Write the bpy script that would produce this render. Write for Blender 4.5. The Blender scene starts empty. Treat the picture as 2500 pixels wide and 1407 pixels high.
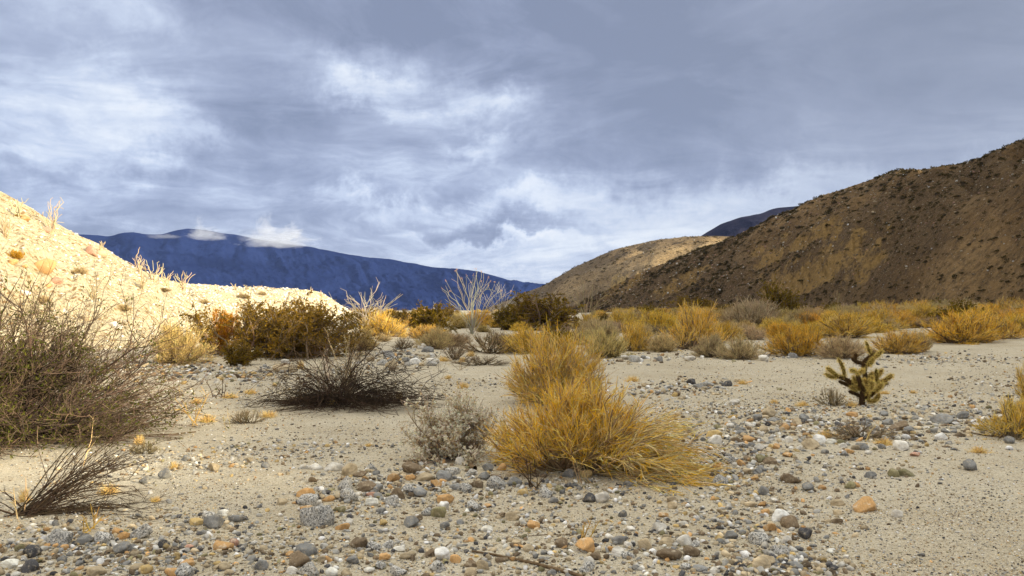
import bpy, math, random
import numpy as np
from mathutils import Vector
rng = np.random.default_rng(7)
random.seed(7)
sc = bpy.context.scene
COL = sc.collection
pi = math.pi

# ------------------------------------------------------------------ camera
FP, HZ, EYE = 1962.0, 757.0, 1.5
PITCH = math.atan((HZ - 703.5) / FP)
cam_d = bpy.data.cameras.new('camera')
cam = bpy.data.objects.new('camera', cam_d)
COL.objects.link(cam)
cam.location = (0, 0, EYE)
cam.rotation_euler = (pi / 2 + PITCH, 0, 0)
cam_d.sensor_width = 36
cam_d.lens = 36 * FP / 2500
cam_d.clip_start = 0.05
cam_d.clip_end = 20000
sc.camera = cam

# ------------------------------------------------------------------ sun, sky, exposure
SUN_AZ, SUN_EL = math.radians(112), math.radians(16.7)
sdir = Vector((math.cos(SUN_EL) * math.sin(SUN_AZ), math.cos(SUN_EL) * math.cos(SUN_AZ), math.sin(SUN_EL)))
sun_d = bpy.data.lights.new('sun', 'SUN')
sun_d.energy = 5.0
sun_d.angle = math.radians(0.55)
sun_d.color = (1.0, 0.86, 0.60)
sun = bpy.data.objects.new('sun', sun_d)
COL.objects.link(sun)
sun.rotation_euler = sdir.to_track_quat('Z', 'Y').to_euler()
sc.view_settings.view_transform = 'Standard'
sc.view_settings.look = 'None'
sc.view_settings.exposure = 0.85
sc.view_settings.gamma = 1.0
sc.view_settings.use_curve_mapping = False
sc.cycles.max_bounces = 8
sc.cycles.diffuse_bounces = 3
sc.cycles.glossy_bounces = 2
sc.cycles.transparent_max_bounces = 8
sc.cycles.volume_bounces = 1
sc.cycles.use_denoising = True


class NT:
    """small helper round a node tree"""
    def __init__(s, t):
        s.t = t
        t.nodes.clear()

    def n(s, kind, ins=None, **props):
        nd = s.t.nodes.new(kind)
        for k, v in props.items():
            setattr(nd, k, v)
        for k, v in (ins or {}).items():
            if isinstance(v, bpy.types.NodeSocket):
                s.t.links.new(v, nd.inputs[k])
            else:
                nd.inputs[k].default_value = v
        return nd

    def math(s, op, a, b=0.0, clamp=False):
        return s.n('ShaderNodeMath', {0: a, 1: b}, operation=op, use_clamp=clamp).outputs[0]

    def vmath(s, op, a, b=(0, 0, 0)):
        return s.n('ShaderNodeVectorMath', {0: a, 1: b}, operation=op)

    def ramp(s, fac, stops, interp='LINEAR'):
        r = s.n('ShaderNodeValToRGB', {0: fac})
        r.color_ramp.interpolation = interp
        e = r.color_ramp.elements
        while len(e) < len(stops):
            e.new(0.5)
        for i, (p, c) in enumerate(stops):
            e[i].position = p
            e[i].color = (c[0], c[1], c[2], 1) if not isinstance(c, (int, float)) else (c, c, c, 1)
        return r.outputs[0]

    def mix(s, fac, a, b, kind='MIX'):
        m = s.n('ShaderNodeMix', data_type='RGBA', blend_type=kind)
        for i, v in ((0, fac), (6, a), (7, b)):
            if isinstance(v, bpy.types.NodeSocket):
                s.t.links.new(v, m.inputs[i])
            elif i == 0:
                m.inputs[0].default_value = v
            else:
                m.inputs[i].default_value = (v[0], v[1], v[2], 1)
        return m.outputs[2]

    def noise(s, vec, scale, detail=6, rough=0.55, dist=0.0, lac=2.0):
        return s.n('ShaderNodeTexNoise', {'Vector': vec, 'Scale': scale, 'Detail': detail, 'Roughness': rough,
                                          'Distortion': dist, 'Lacunarity': lac})


def pxdir(px, py):
    u, v = (px - 1250) / FP, (703.5 - py) / FP
    c, s_ = math.cos(PITCH), math.sin(PITCH)
    d = Vector((u, c - v * s_, s_ + v * c))
    return d.normalized()


world = bpy.data.worlds.new("World")
sc.world = world
world.use_nodes = True
W = NT(world.node_tree)
gen = W.n('ShaderNodeTexCoord').outputs['Generated']
sky = W.n('ShaderNodeTexSky', sky_type='NISHITA', sun_disc=False, sun_elevation=SUN_EL, sun_rotation=SUN_AZ)
sep = W.n('ShaderNodeSeparateXYZ', {0: gen})
el = W.math('MAXIMUM', sep.outputs[2], 0.0)
den = W.math('ADD', el, 0.17)
plane = W.n('ShaderNodeCombineXYZ', {0: W.math('DIVIDE', sep.outputs[0], den), 1: W.math('DIVIDE', sep.outputs[1], den), 2: 0.0}).outputs[0]
# broken cloud sheets seen in perspective
w1 = W.noise(plane, 0.55, 4, 0.5).outputs['Color']
pl2 = W.vmath('ADD', plane, W.vmath('SCALE', W.vmath('SUBTRACT', w1, (0.5, 0.5, 0.5)).outputs[0]).outputs[0]).outputs[0]
W.t.nodes[-2].inputs[3].default_value = 1.0
for nd in W.t.nodes:
    if nd.type == 'VECT_MATH' and nd.operation == 'SCALE':
        nd.inputs[3].default_value = 1.8
n1 = W.noise(pl2, 0.62, 10, 0.60, 0.2).outputs[0]
n2 = W.noise(pl2, 2.1, 9, 0.62, 0.3).outputs[0]
dw = W.vmath('SCALE', W.vmath('SUBTRACT', W.noise(gen, 5.0, 9, 0.66).outputs['Color'], (0.5, 0.5, 0.5)).outputs[0])
dw.inputs[3].default_value = 0.24
dirw = W.vmath('ADD', gen, dw.outputs[0]).outputs[0]
# openings and thick banks where the photograph's sky has them: (x, y, half width, half height, amount)
BLOBS = [(320, 250, 170, 55, .22), (60, 330, 150, 50, .24), (430, 335, 150, 32, .26), (130, 410, 140, 40, .2), (880, 180, 110, 55, .34), (960, 240, 100, 36, .30),
         (1210, 245, 90, 26, .30), (1170, 345, 110, 22, .30), (590, 450, 60, 26, .22), (930, 530, 150, 30, .32), (1260, 500, 130, 30, .26), (230, 30, 160, 40, .18),
         (1560, 505, 330, 50, .30), (1320, 598, 110, 14, .28), (1250, 655, 280, 40, .30), (880, 205, 60, 25, .12), (330, 280, 60, 25, .12), (500, 330, 40, 18, .12), (1650, 560, 180, 40, .22), (1900, 460, 160, 30, .15), (1080, 610, 120, 16, .25), (2200, 400, 120, 20, .12),
         (560, 270, 140, 110, -.22), (330, 110, 260, 50, -.16), (480, 10, 200, 40, -.2), (720, 330, 140, 80, -.17), (1100, 60, 420, 90, -.18), (300, 430, 300, 30, -.22),
         (1750, 200, 520, 200, -.20), (2100, 20, 500, 110, -.10), (1100, -20, 500, 90, -.16), (1500, 260, 260, 110, -.22), (300, 520, 260, 22, -.20), (1000, 470, 220, 30, -.14), (1030, 545, 60, 22, -.18), (1300, 560, 130, 18, -.16), (2300, 100, 400, 200, -.12),
         (1050, 620, 90, 12, -.1), (1250, 575, 160, 10, -.12)]
acc = None
for (bx, by, rx, ry, am) in BLOBS:
    d0 = pxdir(bx, by)
    df = W.vmath('SUBTRACT', dirw, tuple(d0)).outputs[0]
    ds = W.vmath('MULTIPLY', df, (FP / rx * .8, 1.2, FP / ry * .8)).outputs[0]
    q = W.vmath('DOT_PRODUCT', ds, ds).outputs['Value']
    g_ = W.math('MULTIPLY', W.math('EXPONENT', W.math('MULTIPLY', q, -1.0)), am)
    acc = g_ if acc is None else W.math('ADD', acc, g_)
front = W.math('GREATER_THAN', sep.outputs[1], 0.0)
acc = W.math('MULTIPLY', acc, front)
# detail fades in the smooth bank on the right
sm = W.n('ShaderNodeMapRange', {0: sep.outputs[0], 1: -0.05, 2: 0.38, 3: 1.0, 4: 0.42}).outputs[0]
tt = W.math('ADD', W.math('MULTIPLY', W.math('SUBTRACT', n1, 0.5), W.math('MULTIPLY', sm, 1.35)),
            W.math('MULTIPLY', W.math('SUBTRACT', n2, 0.5), W.math('MULTIPLY', sm, 1.45)))
tt = W.math('ADD', W.math('ADD', tt, acc), 0.43)
ccol = W.ramp(tt, [(0.0, (.165, .193, .270)), (.20, (.215, .247, .338)), (.40, (.295, .335, .438)), (.60, (.405, .455, .560)), (.80, (.55, .59, .65)), (1.0, (.64, .65, .67))])
# the bank on the right is greyer
gr = W.n('ShaderNodeMapRange', {0: sep.outputs[0], 1: 0.0, 2: 0.5, 3: 0.0, 4: 0.55}).outputs[0]
ccol = W.mix(gr, ccol, W.mix(1.0, ccol, (1.08, 1.02, 0.87), 'MULTIPLY'))
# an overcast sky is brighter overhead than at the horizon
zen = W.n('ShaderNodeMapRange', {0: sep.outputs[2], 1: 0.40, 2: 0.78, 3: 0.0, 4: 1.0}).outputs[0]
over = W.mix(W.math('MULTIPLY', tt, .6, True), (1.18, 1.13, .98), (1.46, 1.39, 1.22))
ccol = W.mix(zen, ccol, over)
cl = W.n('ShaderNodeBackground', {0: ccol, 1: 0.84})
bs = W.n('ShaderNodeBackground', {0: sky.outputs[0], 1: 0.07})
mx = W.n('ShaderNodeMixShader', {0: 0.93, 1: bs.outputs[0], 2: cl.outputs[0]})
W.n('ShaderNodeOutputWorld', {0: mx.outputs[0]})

# ------------------------------------------------------------------ helpers
def ground_z(x, y):
    x = np.asarray(x, float)
    y = np.asarray(y, float)
    r = np.hypot(x, y)
    z = 0.030 * np.sin(x * .9 + 1.3 * np.sin(y * .31)) * np.sin(y * .63 + .5 * np.sin(x * .7) + 1)
    z += 0.012 * np.sin(x * 2.3 + y * 1.1 + np.sin(y * 1.7)) + 0.010 * np.sin(y * 2.9 - x * 1.4 + 2 * np.sin(x * .9))
    z += 0.005 * np.sin(x * 6.1 + 1.5 * np.sin(y * 4.)) * np.sin(y * 5.3 + 1.2 * np.sin(x * 3.7))
    z *= np.clip(1.6 - r / 60, 0.3, 1)
    z += 0.030 * np.clip(x - 14, 0, 40) * np.clip((y + 10) / 30, 0, 1)
    z += 0.02 * np.clip(-13 - x, 0, 12) * np.clip(1 - y / 300, 0, 1)
    # low bars of cobbles and the smooth channel between them
    for (cx, cy, ax, ay, h) in ((-1.0, 7.1, 1.7, .55, .05), (3.2, 8.2, 2.2, .8, .06), (5.5, 11.2, 3., 1.1, .05), (-3.3, 7.9, 2.0, .5, .04), (2.8, 15.0, 1.3, .6, .05), (.2, 21, 2.4, 1.2, .08)):
        z += h * np.exp(-((x - cx) / ax) ** 2 - ((y - cy) / ay) ** 2)
    return z


def project(P):
    P = np.asarray(P, float)
    c, s_ = math.cos(PITCH), math.sin(PITCH)
    yy, zz = P[..., 1], P[..., 2] - EYE
    dep = np.maximum(yy * c + zz * s_, 1e-3)
    return 1250 + FP * P[..., 0] / dep, 703.5 - FP * (zz * c - yy * s_) / dep


def on_ground(px, py):
    """point(s) of the valley floor seen at the given places"""
    px = np.asarray(px, float)
    py = np.asarray(py, float)
    c, s_ = math.cos(PITCH), math.sin(PITCH)
    u, v = (px - 1250) / FP, (703.5 - py) / FP
    dx, dy, dz = u, c - v * s_, s_ + v * c
    dz = np.minimum(dz, -1e-4)
    t = -EYE / dz
    for _ in range(12):
        z = ground_z(dx * t, dy * t)
        t = t * .3 + .7 * (z - EYE) / dz
    return np.stack([dx * t, dy * t, ground_z(dx * t, dy * t)], -1)


def at_depth(px, py, Y):
    d = pxdir(px, py)
    t = Y / d.y
    return np.array((d.x * t, Y, EYE + d.z * t))


def new_mesh(name, V, F, mat=None, parent=None, smooth=False, col=None, link=True):
    """V (n,3); F list of int arrays (m,k)"""
    V = np.ascontiguousarray(V, np.float32)
    if not isinstance(F, (list, tuple)):
        F = [F]
    F = [f for f in F if len(f)]
    me = bpy.data.meshes.new(name)
    me.vertices.add(len(V))
    me.vertices.foreach_set('co', V.ravel())
    tot = np.concatenate([np.full(len(f), f.shape[1], np.int32) for f in F])
    idx = np.concatenate([f.astype(np.int32).ravel() for f in F])
    me.loops.add(len(idx))
    me.polygons.add(len(tot))
    me.loops.foreach_set('vertex_index', idx)
    st = np.zeros(len(tot), np.int32)
    st[1:] = np.cumsum(tot)[:-1]
    me.polygons.foreach_set('loop_start', st)
    me.polygons.foreach_set('loop_total', tot)
    if smooth:
        me.polygons.foreach_set('use_smooth', np.ones(len(tot), bool))
    me.update(calc_edges=True)
    if col is not None:
        a = me.color_attributes.new('Col', 'FLOAT_COLOR', 'POINT')
        c4 = np.ones((len(V), 4), np.float32)
        c4[:, :3] = col
        a.data.foreach_set('color', c4.ravel())
    if mat is not None:
        me.materials.append(mat)
    if not link:
        return me
    o = bpy.data.objects.new(name, me)
    COL.objects.link(o)
    if parent is not None:
        o.parent = parent
    return o


def tag(o, label=None, cat=None, group=None, kind=None):
    if label:
        o['label'] = label
    if cat:
        o['category'] = cat
    if group:
        o['group'] = group
    if kind:
        o['kind'] = kind
    return o


def empty(name, loc, rz=0.0, scale=(1, 1, 1)):
    o = bpy.data.objects.new(name, None)
    COL.objects.link(o)
    o.location = tuple(float(a) for a in loc)
    o.rotation_euler = (0, 0, rz)
    o.scale = scale
    o.empty_display_size = 0.1
    return o


def inst(name, me, parent=None, loc=(0, 0, 0), rot=(0, 0, 0), scale=(1, 1, 1), color=None):
    o = bpy.data.objects.new(name, me)
    COL.objects.link(o)
    o.location = tuple(float(a) for a in loc)
    o.rotation_euler = rot
    o.scale = tuple(float(a) for a in scale)
    if color is not None:
        o.color = (*[float(a) for a in color], 1)
    if parent is not None:
        o.parent = parent
    return o


def unit(a):
    return a / np.maximum(np.linalg.norm(a, axis=-1, keepdims=True), 1e-9)


def tubes(P, R, sides=3, col=None):
    """P (N,K,3), R (N,K) -> V, [F], C.  sides=2 gives a flat blade"""
    N, K = P.shape[:2]
    T = unit(np.gradient(P, axis=1))
    ref = unit(rng.normal(size=(N, 1, 3)))
    A = unit(np.cross(T, ref))
    B = np.cross(T, A)
    ang = np.arange(sides) * 2 * pi / sides
    V = P[:, :, None] + R[:, :, None, None] * (np.cos(ang)[None, None, :, None] * A[:, :, None] + np.sin(ang)[None, None, :, None] * B[:, :, None])
    V = V.reshape(-1, 3)
    base = (np.arange(N)[:, None, None] * K + np.arange(K - 1)[None, :, None]) * sides
    j = np.arange(sides if sides > 2 else 1)[None, None, :]
    j2 = (j + 1) % sides
    F = np.stack([base + j, base + j2, base + sides + j2, base + sides + j], -1).reshape(-1, 4)
    C = None
    if col is not None:
        C = np.repeat(col.reshape(N, -1, 3) if col.ndim == 2 else col, sides * K if col.ndim == 2 else sides, axis=1).reshape(-1, 3)
    return V, F, C


def join(parts):
    Vs, Fs, Cs, n = [], [], [], 0
    for V, F, C in parts:
        Vs.append(V)
        Fs += [f + n for f in (F if isinstance(F, list) else [F])]
        Cs.append(C if C is not None else np.ones_like(V))
        n += len(V)
    return np.concatenate(Vs), Fs, np.concatenate(Cs)


def grow(S, D, L, K=5, grav=0.0, wig=0.08, end_up=0.0):
    N = len(S)
    P = np.zeros((N, K, 3))
    P[:, 0] = S
    d = unit(D)
    st = (L / (K - 1))[:, None]
    for k in range(1, K):
        d = d + wig * rng.normal(size=(N, 3))
        d[:, 2] += -grav + end_up * k / K
        d = unit(d)
        P[:, k] = P[:, k - 1] + d * st
    return P


def spawn(P, n, t0, t1, spread, power=1.0):
    N, K = P.shape[:2]
    i = rng.integers(N, size=n)
    t = t0 + (t1 - t0) * rng.random(n) ** power
    f = t * (K - 1)
    k = np.minimum(f.astype(int), K - 2)
    w = (f - k)[:, None]
    S = P[i, k] * (1 - w) + P[i, k + 1] * w
    D = unit(P[i, k + 1] - P[i, k]) + spread * rng.normal(size=(n, 3))
    return S, D, i, t


def taper(r0, r1, N, K, jit=.25):
    r = np.linspace(r0, r1, K)[None] * (1 + jit * (rng.random((N, 1)) - .5) * 2)
    return r


def shade(base, N, v=.25, h=.08):
    c = np.array(base)[None] * (1 + v * (rng.random((N, 1)) * 2 - 1)) * (1 + h * (rng.random((N, 3)) * 2 - 1))
    return np.clip(c, 0.005, .9)


def leaves(S, D, size, base, v=.3, asp=.5):
    """pointed quads"""
    n = len(S)
    D = unit(D)
    A = unit(np.cross(D, rng.normal(size=(n, 3))))
    L = (size * (.6 + .8 * rng.random(n)))[:, None]
    V = np.stack([S, S + D * L * .5 + A * L * asp * .5, S + D * L, S + D * L * .5 - A * L * asp * .5], 1).reshape(-1, 3)
    F = np.arange(4 * n).reshape(n, 4)
    C = np.repeat(shade(base, n, v), 4, axis=0)
    return V, F, C


# smooth value noise on numpy grids
_lat = np.random.default_rng(3).random((64, 64))
def vnoise(x, y, oct=4, rough=.5):
    out, amp, tot = 0, 1.0, 0
    for o in range(oct):
        xi, yi = np.floor(x).astype(int), np.floor(y).astype(int)
        fx, fy = x - xi, y - yi
        fx, fy = fx * fx * (3 - 2 * fx), fy * fy * (3 - 2 * fy)
        a, b = _lat[xi % 64, yi % 64], _lat[(xi + 1) % 64, yi % 64]
        c, d = _lat[xi % 64, (yi + 1) % 64], _lat[(xi + 1) % 64, (yi + 1) % 64]
        out = out + amp * (a * (1 - fx) * (1 - fy) + b * fx * (1 - fy) + c * (1 - fx) * fy + d * fx * fy)
        tot += amp
        amp *= rough
        x, y = x * 2.03 + 11.7, y * 2.03 + 5.3
    return out / tot


# ------------------------------------------------------------------ materials
def new_mat(name):
    m = bpy.data.materials.new(name)
    m.use_nodes = True
    return m, NT(m.node_tree)


def finish(N, color, rough=.9, bump=None, bstr=.5, bdist=.02, spec=.2):
    p = N.n('ShaderNodeBsdfPrincipled', {'Roughness': rough, 'Specular IOR Level': spec})
    if isinstance(color, bpy.types.NodeSocket):
        N.t.links.new(color, p.inputs['Base Color'])
    else:
        p.inputs['Base Color'].default_value = (*color, 1)
    if bump is not None:
        b = N.n('ShaderNodeBump', {'Height': bump, 'Strength': bstr, 'Distance': bdist})
        N.t.links.new(b.outputs[0], p.inputs['Normal'])
    N.n('ShaderNodeOutputMaterial', {0: p.outputs[0]})


def mat_sand():
    m, N = new_mat('desert_sand')
    pos = N.n('ShaderNodeNewGeometry').outputs['Position']
    big = N.noise(pos, .35, 5, .6).outputs[0]
    mid = N.noise(pos, 2.2, 6, .65).outputs[0]
    fine = N.noise(pos, 38, 6, .7).outputs[0]
    col = N.ramp(big, [(.3, (.42, .365, .265)), (.5, (.51, .455, .345)), (.7, (.58, .525, .41))])
    col = N.mix(N.ramp(mid, [(.42, 0.0), (.72, .55)]), col, (.42, .34, .22))
    col = N.mix(N.ramp(fine, [(.36, .85), (.54, 0.0)]), col, (.27, .23, .165))
    # coarse grains: dark, pale and rusty
    v1 = N.n('ShaderNodeTexVoronoi', {'Vector': pos, 'Scale': 70.0}, feature='F1')
    rnd = N.n('ShaderNodeSeparateColor', {0: v1.outputs['Color']}).outputs[0]
    patch = N.ramp(N.noise(pos, 1.1, 4, .6).outputs[0], [(.38, .3), (.56, 1.0)])
    g = N.math('MULTIPLY', N.math('LESS_THAN', v1.outputs['Distance'], .33), N.math('GREATER_THAN', rnd, .42))
    g = N.math('MULTIPLY', g, patch)
    gc = N.ramp(N.n('ShaderNodeSeparateColor', {0: v1.outputs['Color']}).outputs[1], [(0, (.10, .09, .08)), (.35, (.22, .21, .20)), (.55, (.34, .19, .07)), (.7, (.62, .58, .5)), (1, (.75, .70, .6))], 'CONSTANT')
    col = N.mix(g, col, gc)
    v2 = N.n('ShaderNodeTexVoronoi', {'Vector': pos, 'Scale': 170.0}, feature='F1')
    r2 = N.n('ShaderNodeSeparateColor', {0: v2.outputs['Color']}).outputs[0]
    g2 = N.math('MULTIPLY', N.math('LESS_THAN', v2.outputs['Distance'], .4), N.math('GREATER_THAN', r2, .66))
    col = N.mix(N.math('MULTIPLY', g2, .75), col, N.ramp(r2, [(.66, (.12, .10, .08)), (.86, (.78, .72, .62))], 'CONSTANT'))
    # far scrub and soil tone where grains cannot be told apart
    h = N.math('ADD', N.math('MULTIPLY', fine, .35), N.math('ADD', N.math('MULTIPLY', mid, 1.6), N.math('MULTIPLY', g, .35)))
    finish(N, col, .95, h, .8, .03, .1)
    return m


def mat_left_hill():
    m, N = new_mat('sunlit_rubble')
    pos = N.n('ShaderNodeNewGeometry').outputs['Position']
    a = N.noise(pos, .5, 7, .62).outputs[0]
    b = N.noise(pos, 5, 7, .7).outputs[0]
    col = N.ramp(a, [(.3, (.58, .48, .30)), (.5, (.73, .63, .43)), (.7, (.80, .71, .52))])
    v = N.n('ShaderNodeTexVoronoi', {'Vector': pos, 'Scale': 4.2}, feature='F1')
    rr = N.n('ShaderNodeSeparateColor', {0: v.outputs['Color']}).outputs[0]
    col = N.mix(N.math('MULTIPLY', N.math('GREATER_THAN', rr, .75), N.math('LESS_THAN', v.outputs['Distance'], .42)), col, (.42, .27, .13))
    col = N.mix(N.ramp(b, [(.36, .9), (.50, 0.0)]), col, (.38, .27, .14))
    h = N.math('ADD', N.math('MULTIPLY', b, .9), N.math('ADD', N.math('MULTIPLY', a, 1.6), N.math('MULTIPLY', v.outputs['Distance'], -.7)))
    finish(N, col, .95, h, 1.0, .30, .05)
    return m


def mat_right_hill(pale=1.0):
    m, N = new_mat('scree_slope')
    pos = N.n('ShaderNodeNewGeometry').outputs['Position']
    at = N.n('ShaderNodeAttribute', attribute_name='Col')
    oc = N.n('ShaderNodeSeparateColor', {0: at.outputs['Color']})
    a = N.noise(pos, .07, 7, .62).outputs[0]
    b = N.noise(pos, .9, 8, .72).outputs[0]
    c = N.noise(pos, 4, 4, .7).outputs[0]
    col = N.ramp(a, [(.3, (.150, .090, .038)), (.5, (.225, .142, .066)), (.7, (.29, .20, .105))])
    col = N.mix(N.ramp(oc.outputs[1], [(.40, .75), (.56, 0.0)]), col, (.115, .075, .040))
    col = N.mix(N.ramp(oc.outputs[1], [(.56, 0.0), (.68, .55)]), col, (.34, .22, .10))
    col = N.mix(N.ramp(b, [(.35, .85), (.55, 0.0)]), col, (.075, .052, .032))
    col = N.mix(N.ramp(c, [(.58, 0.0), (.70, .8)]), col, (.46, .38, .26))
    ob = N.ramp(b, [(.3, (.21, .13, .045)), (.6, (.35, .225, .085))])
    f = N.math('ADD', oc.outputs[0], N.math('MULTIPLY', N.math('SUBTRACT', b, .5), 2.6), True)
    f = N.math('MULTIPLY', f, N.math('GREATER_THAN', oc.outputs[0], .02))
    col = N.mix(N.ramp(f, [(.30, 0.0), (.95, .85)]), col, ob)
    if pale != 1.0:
        col = N.mix(1.0, col, (1.25, 1.40, 1.65), 'MULTIPLY')  # lit copy: far hill's sunlight painted in as a paler scree tint
    h = N.math('ADD', N.math('MULTIPLY', b, 1.4), N.math('ADD', N.math('MULTIPLY', a, 2.5), N.math('MULTIPLY', c, .3)))
    finish(N, col, .95, h, 1.0, 1.0, .05)
    return m


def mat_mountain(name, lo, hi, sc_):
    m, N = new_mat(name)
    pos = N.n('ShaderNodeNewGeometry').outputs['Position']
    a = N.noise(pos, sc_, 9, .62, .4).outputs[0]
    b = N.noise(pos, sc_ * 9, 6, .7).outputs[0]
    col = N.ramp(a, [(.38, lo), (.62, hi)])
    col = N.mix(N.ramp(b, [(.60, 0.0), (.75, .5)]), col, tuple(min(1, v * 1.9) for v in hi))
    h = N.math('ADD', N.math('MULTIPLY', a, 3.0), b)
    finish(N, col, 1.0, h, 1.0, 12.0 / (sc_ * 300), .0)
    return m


def mat_stone(name, kind, from_attr=False):
    m, N = new_mat(name)
    if from_attr:
        base = N.n('ShaderNodeAttribute', attribute_name='Col').outputs['Color']
        vec = N.n('ShaderNodeNewGeometry').outputs['Position']
    else:
        oi = N.n('ShaderNodeObjectInfo')
        base = oi.outputs['Color']
        tc = N.n('ShaderNodeNewGeometry').outputs['Position']
        vec = tc
    a = N.noise(vec, 14, 6, .65).outputs[0]
    b = N.noise(vec, 120, 5, .7).outputs[0]
    dark = N.mix(1.0, base, (.42, .40, .38), 'MULTIPLY')
    if kind == 'speckled':
        s1 = N.noise(vec, 95, 3, .7).outputs[0]
        col = N.mix(N.ramp(s1, [(.44, 1.0), (.52, 0.0)]), base, (.10, .10, .10))
        col = N.mix(N.ramp(N.noise(vec, 70, 2, .6).outputs[0], [(.58, 0.0), (.63, .8)]), col, (.72, .70, .66))
    elif kind == 'streaked':
        w = N.n('ShaderNodeTexWave', {'Vector': vec, 'Scale': 16.0, 'Distortion': 9.0, 'Detail': 4.0, 'Detail Scale': 2.0}).outputs[1]
        col = N.mix(N.math('MULTIPLY', w, .25), base, dark)
        col = N.mix(N.ramp(a, [(.58, 0.0), (.66, .6)]), col, (.70, .62, .48))
    else:
        col = N.mix(N.ramp(a, [(.38, .75), (.60, 0.0)]), base, dark)
        col = N.mix(N.ramp(b, [(.60, 0.0), (.70, .35)]), col, (.70, .66, .58))
    # sand dust lodged on the stones
    col = N.mix(N.ramp(N.noise(vec, 30, 5, .7).outputs[0], [(.52, 0.0), (.66, .45)]), col, (.52, .44, .31))
    finish(N, col, .82, N.math('ADD', a, N.math('MULTIPLY', b, .35)), .6, .012, .25)
    return m


def mat_plant(name, trans=.25):
    """own colour of the plant piece (vertex colour) times the object's tint"""
    m, N = new_mat(name)
    at = N.n('ShaderNodeAttribute', attribute_name='Col').outputs['Color']
    oc = N.n('ShaderNodeObjectInfo').outputs['Color']
    c = N.mix(1.0, at, oc, 'MULTIPLY')
    d = N.n('ShaderNodeBsdfDiffuse', {'Color': c, 'Roughness': .6})
    if trans > 0:
        t = N.n('ShaderNodeBsdfTranslucent', {'Color': c})
        mxs = N.n('ShaderNodeMixShader', {0: trans, 1: d.outputs[0], 2: t.outputs[0]})
        N.n('ShaderNodeOutputMaterial', {0: mxs.outputs[0]})
    else:
        N.n('ShaderNodeOutputMaterial', {0: d.outputs[0]})
    return m


def mat_wood(name, lo, hi):
    m, N = new_mat(name)
    tc = N.n('ShaderNodeNewGeometry').outputs['Position']
    a = N.noise(tc, 22, 6, .7).outputs[0]
    finish(N, N.ramp(a, [(.35, lo), (.65, hi)]), .9, a, .5, .01, .1)
    return m


M_sand = mat_sand()
M_left = mat_left_hill()
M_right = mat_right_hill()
M_right_far_lit = mat_right_hill(1.3)
M_far = mat_mountain('haze_tinted_mountain_rock', (.008, .016, .070), (.014, .026, .098), .0030)  # blue of the haze and dark of the cloud shade painted into the rock
M_dark = mat_mountain('shade_tinted_hill_rock', (.012, .013, .026), (.030, .028, .045), .012)  # navy shade on this hill is put into its base colour
M_st = {'G': mat_stone('speckled_granite', 'speckled'), 'S': mat_stone('smooth_stone', 'plain'), 'Q': mat_stone('streaked_stone', 'streaked')}
M_peb = mat_stone('pebble_mix', 'plain', True)
M_plant = mat_plant('dry_plant', .12)
M_leaf = mat_plant('leafy_plant', .35)
M_stem = mat_plant('woody_stem', 0)

# ------------------------------------------------------------------ ground
def polar_grid(az, r):
    A, R_ = np.meshgrid(az, r, indexing='ij')
    return R_ * np.sin(A), R_ * np.cos(A)


def grid_faces(na, nr, wrap=False):
    i = np.arange(na if wrap else na - 1)[:, None]
    j = np.arange(nr - 1)[None]
    i2 = (i + 1) % na
    return np.stack([i * nr + j, i2 * nr + j, i2 * nr + j + 1, i * nr + j + 1], -1).reshape(-1, 4)[:, ::-1]


azf = np.radians(np.arange(-36, 36.01, .22))
azb = np.radians(np.arange(39, 321.1, 3.0))
az = np.concatenate([azf, azb])
rr = [0.02, .5, 1.2, 2.0]
while rr[-1] < 4400:
    rr.append(rr[-1] * (1.011 if rr[-1] < 60 else 1.035))
rr = np.array(rr)
X, Y = polar_grid(az, rr)
Z = ground_z(X, Y)
new_mesh('ground', np.stack([X, Y, Z], -1).reshape(-1, 3), grid_faces(len(az), len(rr), True), M_sand, smooth=True)['kind'] = 'structure'


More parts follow.
